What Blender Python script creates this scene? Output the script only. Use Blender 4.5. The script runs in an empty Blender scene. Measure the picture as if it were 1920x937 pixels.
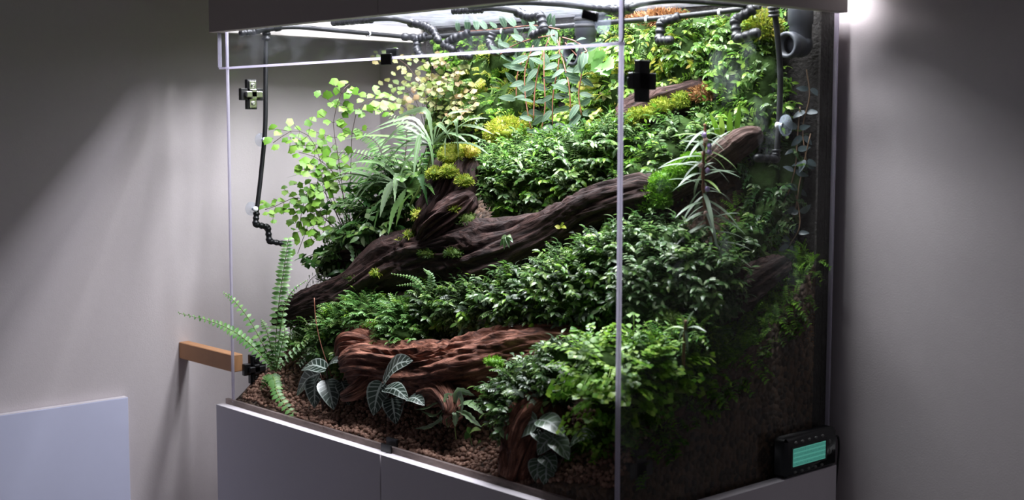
import bpy, math, random
from mathutils import Vector, Matrix, noise, Quaternion
random.seed(11)
R = random.random
def U(a, b): return a + (b - a) * random.random()
SC = bpy.context.scene
COL = SC.collection

# ------------------------------------------------------------------ camera, world, exposure
F_PX, CX, CY = 2491.48, 960.0, 468.5
CAM = Vector((2.11168, -1.19186, 0.49904))
FW = Vector((-0.737976, 0.668518, -0.092061))
RT = Vector((0.671256, 0.741224, 0.001636))
UP = Vector((-0.069332, 0.060589, 0.995752))
cam = bpy.data.cameras.new('camera'); camo = bpy.data.objects.new('camera', cam); COL.objects.link(camo)
camo.matrix_world = Matrix(((RT.x, UP.x, -FW.x, CAM.x), (RT.y, UP.y, -FW.y, CAM.y), (RT.z, UP.z, -FW.z, CAM.z), (0, 0, 0, 1)))
cam.sensor_width = 36; cam.lens = F_PX / 1920 * 36; cam.clip_start = 0.02
cam.dof.use_dof = True; cam.dof.focus_distance = 2.2; cam.dof.aperture_fstop = 5.0
SC.camera = camo
SC.cycles.diffuse_bounces = 6; SC.cycles.transparent_max_bounces = 24
W = bpy.data.worlds.new('world'); SC.world = W; W.use_nodes = True
W.node_tree.nodes['Background'].inputs[0].default_value = (0.86, 0.85, 1.0, 1)
W.node_tree.nodes['Background'].inputs[1].default_value = 0.062
LED_POWER = 104.0
SC.view_settings.view_transform = 'Standard'; SC.view_settings.look = 'None'
SC.view_settings.exposure = 0.22; SC.view_settings.gamma = 1.0; SC.view_settings.use_curve_mapping = False

def ray(px, py): return FW + RT * ((px - CX) / F_PX) - UP * ((py - CY) / F_PX)
def on(px, py, ax, v):
    d = ray(px, py); return CAM + d * ((v - CAM[ax]) / d[ax])
def P(px, py, y): return on(px, py, 1, y)
def PX(px, py, x): return on(px, py, 0, x)
def PZ(px, py, z): return on(px, py, 2, z)
def tocam(p): return (CAM - p).normalized()

# ------------------------------------------------------------------ materials
MATS = {}
def newmat(name):
    m = bpy.data.materials.new(name); m.use_nodes = True; nt = m.node_tree
    for n in list(nt.nodes): nt.nodes.remove(n)
    o = nt.nodes.new('ShaderNodeOutputMaterial'); MATS[name] = m
    return m, nt, o
def N(nt, t, **kw):
    n = nt.nodes.new(t)
    for k, v in kw.items():
        if k in n.inputs: n.inputs[k].default_value = v
        else: setattr(n, k, v)
    return n
def principled(name, col, rough=.5, metal=0., spec=.5, noise_amt=.0, nscale=30., bump=0., bscale=60., emis=None, estr=0):
    m, nt, o = newmat(name); b = N(nt, 'ShaderNodeBsdfPrincipled')
    b.inputs['Base Color'].default_value = (*col, 1); b.inputs['Roughness'].default_value = rough
    b.inputs['Metallic'].default_value = metal; b.inputs['Specular IOR Level'].default_value = spec
    if noise_amt:
        tc = N(nt, 'ShaderNodeTexCoord'); nz = N(nt, 'ShaderNodeTexNoise', Scale=nscale, Detail=5.)
        nt.links.new(tc.outputs['Object'], nz.inputs['Vector'])
        mp = N(nt, 'ShaderNodeMapRange'); mp.inputs[3].default_value = 1 - noise_amt; mp.inputs[4].default_value = 1 + noise_amt
        nt.links.new(nz.outputs[0], mp.inputs[0])
        mx = N(nt, 'ShaderNodeVectorMath', operation='SCALE'); mx.inputs[0].default_value = col
        nt.links.new(mp.outputs[0], mx.inputs['Scale']); nt.links.new(mx.outputs[0], b.inputs['Base Color'])
    if bump:
        tc = N(nt, 'ShaderNodeTexCoord'); nz = N(nt, 'ShaderNodeTexNoise', Scale=bscale, Detail=6.)
        nt.links.new(tc.outputs['Object'], nz.inputs['Vector'])
        bp = N(nt, 'ShaderNodeBump', Strength=bump, Distance=.004); nt.links.new(nz.outputs[0], bp.inputs['Height'])
        nt.links.new(bp.outputs[0], b.inputs['Normal'])
    if emis:
        b.inputs['Emission Color'].default_value = (*emis, 1); b.inputs['Emission Strength'].default_value = estr
    nt.links.new(b.outputs[0], o.inputs[0]); return m
def leafmat(name, cols, rough=.36, transl=.28, spec=.5, vein=None, hueobj=True):
    """cols: list of colours picked per leaf (random per island); optional light veins read from the leaf's own UVs"""
    m, nt, o = newmat(name); b = N(nt, 'ShaderNodeBsdfPrincipled')
    g = N(nt, 'ShaderNodeNewGeometry'); oi = N(nt, 'ShaderNodeObjectInfo')
    ad = N(nt, 'ShaderNodeMath', operation='ADD'); nt.links.new(g.outputs['Random Per Island'], ad.inputs[0]); nt.links.new(oi.outputs['Random'], ad.inputs[1])
    fr = N(nt, 'ShaderNodeMath', operation='FRACT'); nt.links.new(ad.outputs[0], fr.inputs[0])
    rp = N(nt, 'ShaderNodeValToRGB'); el = rp.color_ramp.elements
    el[0].color = (*cols[0], 1); el[0].position = 0; el[1].color = (*cols[-1], 1); el[1].position = 1
    for i, c in enumerate(cols[1:-1]):
        e = el.new((i + 1) / (len(cols) - 1)); e.color = (*c, 1)
    nt.links.new(fr.outputs[0], rp.inputs[0]); colsock = rp.outputs[0]
    if vein:
        vc, nlat, wid = vein
        uv = N(nt, 'ShaderNodeUVMap'); sp = N(nt, 'ShaderNodeSeparateXYZ'); nt.links.new(uv.outputs[0], sp.inputs[0])
        def M(op, a, b2=None):
            n = N(nt, 'ShaderNodeMath', operation=op)
            for i, v in enumerate((a, b2)):
                if v is None: continue
                if isinstance(v, (int, float)): n.inputs[i].default_value = v
                else: nt.links.new(v, n.inputs[i])
            return n.outputs[0]
        au = M('ABSOLUTE', M('SUBTRACT', sp.outputs[0], .5))          # 0 at the midrib, .5 at the edge
        mid = M('LESS_THAN', au, wid * .55)
        ph = M('FRACT', M('SUBTRACT', M('MULTIPLY', sp.outputs[1], float(nlat)), M('MULTIPLY', au, 2.2)))
        lat = M('LESS_THAN', M('ABSOLUTE', M('SUBTRACT', ph, .5)), wid * 1.3)
        edge = M('GREATER_THAN', au, .43)
        mk = M('MAXIMUM', M('MAXIMUM', mid, M('MULTIPLY', lat, .65)), M('MULTIPLY', edge, .45))
        mx = N(nt, 'ShaderNodeMix', data_type='RGBA'); nt.links.new(mk, mx.inputs['Factor']); nt.links.new(colsock, mx.inputs[6]); mx.inputs[7].default_value = (*vc, 1)
        colsock = mx.outputs[2]
        bp = N(nt, 'ShaderNodeBump', Strength=.5, Distance=.002); nt.links.new(mk, bp.inputs['Height']); nt.links.new(bp.outputs[0], b.inputs['Normal'])
    nt.links.new(colsock, b.inputs['Base Color']); b.inputs['Roughness'].default_value = rough; b.inputs['Specular IOR Level'].default_value = spec
    t = N(nt, 'ShaderNodeBsdfTranslucent'); nt.links.new(colsock, t.inputs[0])
    ms = N(nt, 'ShaderNodeMixShader'); ms.inputs[0].default_value = transl
    nt.links.new(b.outputs[0], ms.inputs[1]); nt.links.new(t.outputs[0], ms.inputs[2]); nt.links.new(ms.outputs[0], o.inputs[0]); return m
def glassmat(name, tint=(1, 1, 1), rough=.02, ior=1.45, haze=None):
    """thin pane: see-through with fresnel reflection; haze = (colour, amount, scale, stretch) scattering film / dried water marks"""
    m, nt, o = newmat(name)
    tr = N(nt, 'ShaderNodeBsdfTransparent'); tr.inputs[0].default_value = (*tint, 1)
    gl = N(nt, 'ShaderNodeBsdfGlossy'); gl.inputs['Roughness'].default_value = rough
    fr = N(nt, 'ShaderNodeFresnel', IOR=ior); sc = N(nt, 'ShaderNodeMath', operation='MULTIPLY'); sc.inputs[1].default_value = .6
    gm = N(nt, 'ShaderNodeNewGeometry'); iv = N(nt, 'ShaderNodeMath', operation='SUBTRACT'); iv.inputs[0].default_value = 1.; nt.links.new(gm.outputs['Backfacing'], iv.inputs[1])
    s2 = N(nt, 'ShaderNodeMath', operation='MULTIPLY'); nt.links.new(fr.outputs[0], s2.inputs[0]); nt.links.new(iv.outputs[0], s2.inputs[1]); nt.links.new(s2.outputs[0], sc.inputs[0])
    ms = N(nt, 'ShaderNodeMixShader'); nt.links.new(sc.outputs[0], ms.inputs[0]); nt.links.new(tr.outputs[0], ms.inputs[1]); nt.links.new(gl.outputs[0], ms.inputs[2])
    out = ms.outputs[0]
    if haze:
        col, lo, hi, amt, scale, base = haze
        tc = N(nt, 'ShaderNodeTexCoord'); mp = N(nt, 'ShaderNodeMapping'); mp.inputs['Scale'].default_value = scale
        nt.links.new(tc.outputs['Object'], mp.inputs[0]); nz = N(nt, 'ShaderNodeTexNoise', Scale=1., Detail=6., Roughness=.65); nt.links.new(mp.outputs[0], nz.inputs['Vector'])
        r2 = N(nt, 'ShaderNodeMapRange'); r2.inputs[1].default_value = lo; r2.inputs[2].default_value = hi; r2.inputs[3].default_value = base; r2.inputs[4].default_value = amt
        nt.links.new(nz.outputs[0], r2.inputs[0])
        df = N(nt, 'ShaderNodeBsdfDiffuse'); df.inputs[0].default_value = (*col, 1); tl = N(nt, 'ShaderNodeBsdfTranslucent'); tl.inputs[0].default_value = (*col, 1)
        m2 = N(nt, 'ShaderNodeMixShader'); m2.inputs[0].default_value = .6; nt.links.new(df.outputs[0], m2.inputs[1]); nt.links.new(tl.outputs[0], m2.inputs[2])
        m3 = N(nt, 'ShaderNodeMixShader'); nt.links.new(r2.outputs[0], m3.inputs[0]); nt.links.new(out, m3.inputs[1]); nt.links.new(m2.outputs[0], m3.inputs[2]); out = m3.outputs[0]
    nt.links.new(out, o.inputs[0]); return m
def woodmat(name, c1, c2, c3, rough=.55, bump=.7):
    """driftwood: grain drawn along the UV length of the log"""
    m, nt, o = newmat(name); b = N(nt, 'ShaderNodeBsdfPrincipled')
    uv = N(nt, 'ShaderNodeUVMap'); mp = N(nt, 'ShaderNodeMapping'); mp.inputs['Scale'].default_value = (26, 5, 1); nt.links.new(uv.outputs[0], mp.inputs[0])
    nz = N(nt, 'ShaderNodeTexNoise', Scale=1.6, Detail=8., Roughness=.62, Distortion=.6); nt.links.new(mp.outputs[0], nz.inputs['Vector'])
    rp = N(nt, 'ShaderNodeValToRGB'); e = rp.color_ramp.elements; e[0].position = .33; e[0].color = (*c1, 1); e[1].position = .72; e[1].color = (*c3, 1)
    q = e.new(.52); q.color = (*c2, 1); nt.links.new(nz.outputs[0], rp.inputs[0]); nt.links.new(rp.outputs[0], b.inputs['Base Color'])
    bp = N(nt, 'ShaderNodeBump', Strength=bump, Distance=.006); nt.links.new(nz.outputs[0], bp.inputs['Height']); nt.links.new(bp.outputs[0], b.inputs['Normal'])
    b.inputs['Roughness'].default_value = rough + .12; b.inputs['Specular IOR Level'].default_value = .35; nt.links.new(b.outputs[0], o.inputs[0]); return m
def gravelmat(name, c1, c2, scale):
    m, nt, o = newmat(name); b = N(nt, 'ShaderNodeBsdfPrincipled'); tc = N(nt, 'ShaderNodeTexCoord')
    v = N(nt, 'ShaderNodeTexVoronoi', Scale=scale); nt.links.new(tc.outputs['Object'], v.inputs['Vector'])
    sp = N(nt, 'ShaderNodeSeparateXYZ'); nt.links.new(v.outputs['Color'], sp.inputs[0])
    mx = N(nt, 'ShaderNodeMix', data_type='RGBA'); mx.inputs[6].default_value = (*c1, 1); mx.inputs[7].default_value = (*c2, 1); nt.links.new(sp.outputs[0], mx.inputs['Factor'])
    nt.links.new(mx.outputs[2], b.inputs['Base Color']); b.inputs['Roughness'].default_value = .8
    iv = N(nt, 'ShaderNodeMath', operation='SUBTRACT'); iv.inputs[0].default_value = 1.; nt.links.new(v.outputs['Distance'], iv.inputs[1])
    bp = N(nt, 'ShaderNodeBump', Strength=1., Distance=.006); nt.links.new(iv.outputs[0], bp.inputs['Height']); nt.links.new(bp.outputs[0], b.inputs['Normal'])
    nt.links.new(b.outputs[0], o.inputs[0]); return m
def islandmat(name, c1, c2, rough):
    m, nt, o = newmat(name); b = N(nt, 'ShaderNodeBsdfPrincipled'); g = N(nt, 'ShaderNodeNewGeometry'); oi = N(nt, 'ShaderNodeObjectInfo')
    ad = N(nt, 'ShaderNodeMath', operation='ADD'); nt.links.new(g.outputs['Random Per Island'], ad.inputs[0]); nt.links.new(oi.outputs['Random'], ad.inputs[1])
    fr = N(nt, 'ShaderNodeMath', operation='FRACT'); nt.links.new(ad.outputs[0], fr.inputs[0])
    mx = N(nt, 'ShaderNodeMix', data_type='RGBA'); mx.inputs[6].default_value = (*c1, 1); mx.inputs[7].default_value = (*c2, 1); nt.links.new(fr.outputs[0], mx.inputs['Factor'])
    nt.links.new(mx.outputs[2], b.inputs['Base Color']); b.inputs['Roughness'].default_value = rough; nt.links.new(b.outputs[0], o.inputs[0]); return m

principled('wall', (.60, .545, .555), .9, noise_amt=.03, nscale=90, bump=.08, bscale=420)
principled('floor', (.16, .13, .10), .6, noise_amt=.1)
principled('laminate', (.72, .68, .72), .55, noise_amt=.015, nscale=60, bump=.08, bscale=900)
principled('board', (.66, .68, .88), .5, noise_amt=.015, nscale=60)
principled('hood_laminate', (.50, .45, .42), .6, noise_amt=.02)
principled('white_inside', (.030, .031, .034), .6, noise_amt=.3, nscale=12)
principled('led', (.9, .9, .9), .4, emis=(.97, .96, 1.0), estr=LED_POWER)
principled('led_front', (.9, .9, .9), .4, emis=(.97, .96, 1.0), estr=LED_POWER * .9)
principled('led_dim', (.9, .9, .9), .4, emis=(.97, .96, 1.0), estr=LED_POWER * .14)
principled('alu', (.6, .6, .62), .35, metal=1)
principled('black_plastic', (.006, .006, .007), .38)
principled('black_rubber', (.006, .0065, .008), .5, noise_amt=.2)
principled('fitting', (.008, .0085, .011), .42)
principled('chrome', (.72, .71, .68), .22, metal=1)
principled('pvc', (.055, .06, .072), .5, noise_amt=.12, nscale=25)
principled('pvc_dark', (.02, .02, .022), .7)
principled('tie', (.75, .77, .8), .5)
principled('beam', (.50, .25, .12), .6, noise_amt=.18, nscale=14)
leafmat('edge', [(.76, .73, .82), (.76, .73, .82)], .4, .7)  # pale lilac imitates the glow of light piped to the glass edges
principled('soil', (.030, .058, .014), .95, noise_amt=.6, nscale=60, bump=.6, bscale=140, spec=.1)
principled('backing', (.020, .017, .015), .9, noise_amt=.7, nscale=90, bump=1, bscale=160)
principled('button', (.16, .16, .15), .6)
principled('stem_red', (.22, .085, .05), .5)
principled('stem_dark', (.045, .022, .014), .5)
principled('stem_green', (.16, .25, .06), .5)
principled('stem_tan', (.24, .15, .09), .6)
principled('lilac', (.45, .32, .62), .5)
principled('pale_petal', (.6, .38, .34), .6)
gravelmat('substrate', (.035, .023, .016), (.13, .075, .046), 120)
islandmat('pebble', (.14, .068, .045), (.38, .22, .155), .7)
glassmat('glass', (.97, .975, .97))
glassmat('glass_side', (.95, .96, .95), haze=((.62, .68, .72), .58, .78, .12, (9, 9, 6), .0))
glassmat('glass_sill', (.80, .76, .74), rough=.12, haze=((.50, .42, .40), .35, .7, .70, (20, 20, 60), .34))
glassmat('glass_strip', (.93, .935, .95), haze=((.30, .31, .34), .5, .8, .14, (12, 12, 20), .01))
glassmat('glass_lid', (.95, .96, .97), rough=.2, haze=((.20, .205, .225), .38, .64, .55, (26, 26, 26), .05))
glassmat('clear_cup', (.86, .89, .93), rough=.08, ior=1.8, haze=((.6, .68, .8), .3, .7, .35, (60, 60, 60), .15))
woodmat('wood_dark', (.008, .004, .0035), (.034, .016, .013), (.100, .052, .043), .6, 1.0)
woodmat('wood_red', (.022, .007, .005), (.19, .072, .044), (.50, .23, .155), .55, 1.0)
woodmat('wood_bark', (.010, .005, .004), (.062, .030, .026), (.17, .10, .085), .6, 1.0)
woodmat('wood_brown', (.035, .018, .014), (.105, .060, .048), (.21, .135, .115), .65, .8)
G = leafmat
G('g_mid', [(.055, .14, .026), (.095, .21, .042), (.16, .29, .068), (.28, .38, .13)], .28, .40)
G('g_cool', [(.05, .12, .036), (.085, .175, .058), (.15, .245, .10), (.27, .35, .19)], .28, .38, spec=.5)
G('g_bright', [(.05, .16, .015), (.10, .26, .022), (.18, .36, .035), (.28, .42, .06)], .34)
G('g_lime', [(.09, .22, .02), (.17, .35, .03), (.27, .46, .05), (.36, .52, .10)], .4, .38)
G('g_yellow', [(.13, .20, .014), (.26, .34, .024), (.42, .45, .05), (.52, .42, .10)], .45, .4)
G('g_maiden', [(.085, .22, .02), (.14, .32, .03), (.20, .40, .045), (.27, .46, .08)], .45, .35)
G('g_blush', [(.10, .17, .03), (.18, .23, .055), (.26, .255, .08), (.31, .20, .10)], .5, .3)
G('g_fern', [(.07, .20, .045), (.14, .31, .08), (.24, .42, .14)], .42, .3)
G('g_strap', [(.10, .20, .065), (.17, .28, .12), (.25, .35, .19), (.12, .25, .06)], .36, .25, vein=((.27, .37, .24), 1, .10))
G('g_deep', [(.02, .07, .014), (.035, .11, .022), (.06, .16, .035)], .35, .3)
G('g_grey', [(.022, .055, .028), (.040, .085, .045), (.065, .11, .068)], .5, .10, spec=.3, vein=((.14, .21, .12), 1, .05))
G('g_sheen', [(.09, .14, .08), (.14, .19, .13), (.20, .24, .19)], .26, .3, spec=.6)
G('g_slate', [(.055, .085, .085), (.10, .14, .15), (.17, .21, .23)], .36, .15)
G('g_jewel', [(.014, .026, .018), (.024, .042, .030), (.045, .065, .052)], .34, .08, vein=((.36, .42, .38), 7, .085))
G('g_jewelpale', [(.045, .085, .045), (.07, .12, .065), (.11, .16, .10)], .32, .1, vein=((.40, .46, .42), 5, .09))
G('g_ant', [(.13, .19, .12), (.22, .29, .20), (.30, .36, .29), (.18, .30, .04)], .4, .2)
G('g_moss', [(.09, .16, .010), (.20, .29, .018), (.36, .43, .045), (.46, .42, .07)], .7, .35)
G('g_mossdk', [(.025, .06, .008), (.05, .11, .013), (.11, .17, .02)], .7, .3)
G('g_mossgreen', [(.035, .10, .010), (.07, .19, .016), (.14, .30, .03), (.22, .38, .05)], .5, .3)
G('g_mosslime', [(.08, .22, .012), (.15, .36, .018), (.24, .44, .03)], .6, .35)
G('g_rust', [(.16, .07, .03), (.33, .15, .06), (.42, .24, .09)], .6, .3)

# LCD: backlit screen with rows of small dark characters
m, nt, o = newmat('lcd'); em = N(nt, 'ShaderNodeEmission'); tc = N(nt, 'ShaderNodeTexCoord')
mp = N(nt, 'ShaderNodeMapping'); mp.inputs['Scale'].default_value = (1, 26, 4); nt.links.new(tc.outputs['Generated'], mp.inputs[0])
sp = N(nt, 'ShaderNodeSeparateXYZ'); nt.links.new(mp.outputs[0], sp.inputs[0])
def mth(op, a, b=None):
    n = N(nt, 'ShaderNodeMath', operation=op)
    for i, v in enumerate((a, b)):
        if v is None: continue
        if isinstance(v, (int, float)): n.inputs[i].default_value = v
        else: nt.links.new(v, n.inputs[i])
    return n.outputs[0]
row = mth('LESS_THAN', mth('ABSOLUTE', mth('SUBTRACT', mth('FRACT', sp.outputs[2]), .5)), .34)
colm = mth('LESS_THAN', mth('ABSOLUTE', mth('SUBTRACT', mth('FRACT', sp.outputs[1]), .5)), .36)
wn = N(nt, 'ShaderNodeTexNoise', Scale=75.); nt.links.new(tc.outputs['Generated'], wn.inputs['Vector'])
ink = mth('MULTIPLY', mth('MULTIPLY', row, colm), mth('GREATER_THAN', wn.outputs[0], .47))
mx = N(nt, 'ShaderNodeMix', data_type='RGBA'); nt.links.new(ink, mx.inputs['Factor']); mx.inputs[6].default_value = (.075, .30, .24, 1); mx.inputs[7].default_value = (.02, .10, .09, 1)
nt.links.new(mx.outputs[2], em.inputs[0]); em.inputs[1].default_value = .72; nt.links.new(em.outputs[0], o.inputs[0])

# ------------------------------------------------------------------ mesh builder and object helpers
def frame(d, up=Vector((0, 0, 1)), loc=None, s=1.0):
    """matrix with +Y along d and +Z as close to up as it goes"""
    y = Vector(d).normalized(); x = y.cross(up)
    if x.length < 1e-4: x = y.cross(Vector((1, .1, 0)))
    x.normalize(); z = x.cross(y)
    M = Matrix((x, y, z)).transposed().to_4x4() @ Matrix.Diagonal((s, s, s, 1))
    if loc is not None: M.translation = loc
    return M
def catmull(pts, n):
    pts = [Vector(p) for p in pts]
    if len(pts) == 2: return [pts[0].lerp(pts[1], i / n) for i in range(n + 1)]
    q = [pts[0] * 2 - pts[1]] + pts + [pts[-1] * 2 - pts[-2]]; out = []; segs = len(pts) - 1
    for i in range(n + 1):
        t = i / n * segs; k = min(int(t), segs - 1); t -= k; a, b, c, d = q[k:k + 4]
        out.append(.5 * ((2 * b) + (c - a) * t + (2 * a - 5 * b + 4 * c - d) * t * t + (3 * b - a - 3 * c + d) * t ** 3))
    return out
class MB:
    def __init__(s): s.v = []; s.f = []; s.uv = {}; s.mi = []; s.cur = 0
    def add(s, vs, fs, M=None, uvs=None):
        b = len(s.v)
        for i, v in enumerate(vs):
            s.v.append((M @ Vector(v)) if M is not None else Vector(v))
            if uvs: s.uv[b + i] = uvs[i]
        for f in fs: s.f.append([b + i for i in f]); s.mi.append(s.cur)
    def merge(s, o, M):
        b = len(s.v)
        s.v += [M @ v for v in o.v]
        for k, u in o.uv.items(): s.uv[b + k] = u
        s.f += [[b + i for i in f] for f in o.f]; s.mi += [s.cur if s.cur else m for m in o.mi]
    def box(s, lo, hi, M=None, bev=0):
        x0, y0, z0 = lo; x1, y1, z1 = hi; e = bev
        if not e:
            vs = [(x, y, z) for x in (x0, x1) for y in (y0, y1) for z in (z0, z1)]
            s.add(vs, [(0, 1, 3, 2), (4, 6, 7, 5), (0, 4, 5, 1), (2, 3, 7, 6), (0, 2, 6, 4), (1, 5, 7, 3)], M); return
        vs = []; idx = {}
        for ix, x in ((0, x0), (1, x1)):
            for iy, y in ((0, y0), (1, y1)):
                for iz, z in ((0, z0), (1, z1)):
                    sx, sy, sz = (e if ix == 0 else -e), (e if iy == 0 else -e), (e if iz == 0 else -e)
                    for a, q in (('x', (x, y + sy, z + sz)), ('y', (x + sx, y, z + sz)), ('z', (x + sx, y + sy, z))):
                        idx[(ix, iy, iz, a)] = len(vs); vs.append(q)
        fs = []
        for a, k in (('x', 0), ('y', 1), ('z', 2)):
            for e0 in (0, 1):
                c = []
                for p, q in ((0, 0), (1, 0), (1, 1), (0, 1)):
                    t = [p, q]; t.insert(k, e0); c.append(idx[(*t, a)])
                fs.append(c)
        for k, (a, b) in enumerate((('y', 'z'), ('x', 'z'), ('x', 'y'))):
            for p in (0, 1):
                for q in (0, 1):
                    t0 = [p, q]; t0.insert(k, 0); t1 = [p, q]; t1.insert(k, 1)
                    fs.append([idx[(*t0, a)], idx[(*t1, a)], idx[(*t1, b)], idx[(*t0, b)]])
        for ix in (0, 1):
            for iy in (0, 1):
                for iz in (0, 1): fs.append([idx[(ix, iy, iz, a)] for a in 'xyz'])
        s.add(vs, fs, M)
    def tube(s, path, rad, n=10, cap=True):
        pts = [Vector(p) for p in path]; k = len(pts); vs = []; fs = []; up = None; uvs = []
        rad = rad if callable(rad) else (lambda t, r=rad: r)
        for i, p in enumerate(pts):
            t = (pts[min(i + 1, k - 1)] - pts[max(i - 1, 0)]).normalized()
            if up is None: up = Vector((0, 0, 1)) if abs(t.z) < .9 else Vector((1, 0, 0))
            up = (up - t * up.dot(t)).normalized(); sd = t.cross(up); r = rad(i / max(1, k - 1))
            for j in range(n):
                a = 2 * math.pi * j / n; vs.append(p + (up * math.cos(a) + sd * math.sin(a)) * r); uvs.append((j / n, i / max(1, k - 1)))
        for i in range(k - 1):
            for j in range(n): fs.append((i * n + j, i * n + (j + 1) % n, (i + 1) * n + (j + 1) % n, (i + 1) * n + j))
        if cap: fs.append(tuple(range(n - 1, -1, -1))); fs.append(tuple((k - 1) * n + j for j in range(n)))
        s.add(vs, fs, None, uvs)
    def lathe(s, prof, M, n=20):
        """profile of (radius, height along local Y)"""
        vs = []; fs = []
        for r, h in prof:
            for j in range(n):
                a = 2 * math.pi * j / n; vs.append((r * math.cos(a), h, r * math.sin(a)))
        for i in range(len(prof) - 1):
            for j in range(n): fs.append((i * n + j, i * n + (j + 1) % n, (i + 1) * n + (j + 1) % n, (i + 1) * n + j))
        s.add(vs, fs, M)
    def leaf(s, M, L, Wd, bend=.3, fold=.25, n=4, shape='lance', wave=0, tilt=0, path=None):
        """two-sided blade along +Y (or along path points) with midrib, three verts a row"""
        prof = {'lance': lambda t: math.sin(math.pi * min(1, t * .96 + .04) ** .8) ** .9, 'ovate': lambda t: math.sin(math.pi * (t * .95 + .05) ** .72) ** .75,
                'strap': lambda t: min(1, t * 3.2 + .10) * (1 - max(0, (t - .45) / .55) ** 1.8), 'blade': lambda t: (1 - t) ** .6,
                'needle': lambda t: min(1, .35 + t * 4) * (1 - max(0, (t - .4) / .6) ** 2)}[shape]
        vs = []; uvs = []
        for i in range(n + 1):
            t = i / n; w = max(prof(t), .03 if i in (0, n) else 0) * Wd / 2
            wv = wave * (1 if i % 2 else -1) if 0 < i < n else 0
            if path:
                c = path[i]; tg = (path[min(i + 1, n)] - path[max(i - 1, 0)]).normalized(); nrm = M.to_3x3() @ Vector((0, 0, 1)); sd = tg.cross(nrm)
                if sd.length < 1e-3: sd = tg.cross(Vector((1, 0, 0)))
                sd.normalize(); nn = sd.cross(tg)
                vs += [c - sd * w * (1 + wv) + nn * fold * w, c, c + sd * w * (1 - wv) + nn * fold * w]
            else:
                a = bend * t; y = L * (math.sin(a) / bend if abs(bend) > 1e-3 else t); z = -L * ((1 - math.cos(a)) / bend if abs(bend) > 1e-3 else 0)
                ww = w * (1 + wv)
                vs += [(-ww, y, z + fold * w), (0, y, z), (ww, y, z + fold * w)]
            uvs += [(0, t), (.5, t), (1, t)]
        fs = []
        for i in range(n):
            b = i * 3; fs += [(b, b + 1, b + 4, b + 3), (b + 1, b + 2, b + 5, b + 4)]
        s.add(vs, fs, None if path else M, uvs)
    def fan(s, M, L, n=7, lobes=True):
        """maidenhair leaflet: a wedge on a short stalk with a scalloped outer edge"""
        vs = [(0, 0, 0)]; uvs = [(.5, 0)]; sp = 1.15
        for i in range(n):
            a = (i / (n - 1) - .5) * 2 * sp; r = L * (1 - .10 * (i % 2 if lobes else 0)) * (1 - .12 * abs(a) / sp)
            vs.append((math.sin(a) * r * .8, math.cos(a) * r, -.12 * L * abs(a) + .05 * L * (i % 2))); uvs.append((i / (n - 1), 1))
        s.add(vs, [(0, i + 2, i + 1) for i in range(n - 1)], M, uvs)
    def ball(s, M, n=8, m=6, jit=0, seed=0):
        vs = [(0, 0, -1)]; fs = []
        for i in range(1, m):
            for j in range(n):
                a, b = math.pi * i / m, 2 * math.pi * j / n
                q = Vector((math.sin(a) * math.cos(b), math.sin(a) * math.sin(b), -math.cos(a)))
                if jit: q *= 1 + jit * noise.noise(q * 1.7 + Vector((seed * 7.3, seed, 0)))
                vs.append(q)
        vs.append((0, 0, 1)); T = len(vs) - 1
        for j in range(n): fs.append((0, 1 + (j + 1) % n, 1 + j)); fs.append((T, 1 + (m - 2) * n + j, 1 + (m - 2) * n + (j + 1) % n))
        for i in range(m - 2):
            for j in range(n): fs.append((1 + i * n + j, 1 + i * n + (j + 1) % n, 1 + (i + 1) * n + (j + 1) % n, 1 + (i + 1) * n + j))
        s.add(vs, fs, M)
    def mesh(s, name, mats, smooth=True):
        me = bpy.data.meshes.new(name); me.from_pydata([tuple(v) for v in s.v], [], s.f)
        for mname in (mats if isinstance(mats, (list, tuple)) else [mats]): me.materials.append(MATS[mname])
        if any(s.mi): me.polygons.foreach_set('material_index', s.mi)
        if s.uv:
            ul = me.uv_layers.new(name='uv'); ix = [0] * len(me.loops); me.loops.foreach_get('vertex_index', ix)
            flat = []
            for i in ix: flat += s.uv.get(i, (0, 0))
            ul.data.foreach_set('uv', flat)
        me.polygons.foreach_set('use_smooth', [smooth] * len(me.polygons)); me.update(); return me
    def build(s, name, mats, parent=None, smooth=True, **kw): return place(name, s.mesh(name, mats, smooth), Matrix(), parent, **kw)
WM = {}
def place(name, me, M, parent=None, label=None, cat=None, group=None, kind=None):
    o = bpy.data.objects.new(name, me); COL.objects.link(o); o.matrix_basis = M; WM[o.name] = M
    if parent is not None: o.parent = parent; o.matrix_parent_inverse = WM[parent.name].inverted()
    tag(o, label, cat, group, kind); return o
def tag(o, label=None, cat=None, group=None, kind=None):
    for k, v in (('label', label), ('category', cat), ('group', group), ('kind', kind)):
        if v: o[k] = v
    return o
def thing(name, label, cat, loc, group=None):
    o = bpy.data.objects.new(name, None); COL.objects.link(o); o.empty_display_size = .02
    o.location = loc; WM[o.name] = Matrix.Translation(loc); return tag(o, label, cat, group)
def one(name, fn, mats, parent=None, smooth=True, **kw):
    mb = MB(); fn(mb); return mb.build(name, mats, parent, smooth, **kw)

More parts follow.
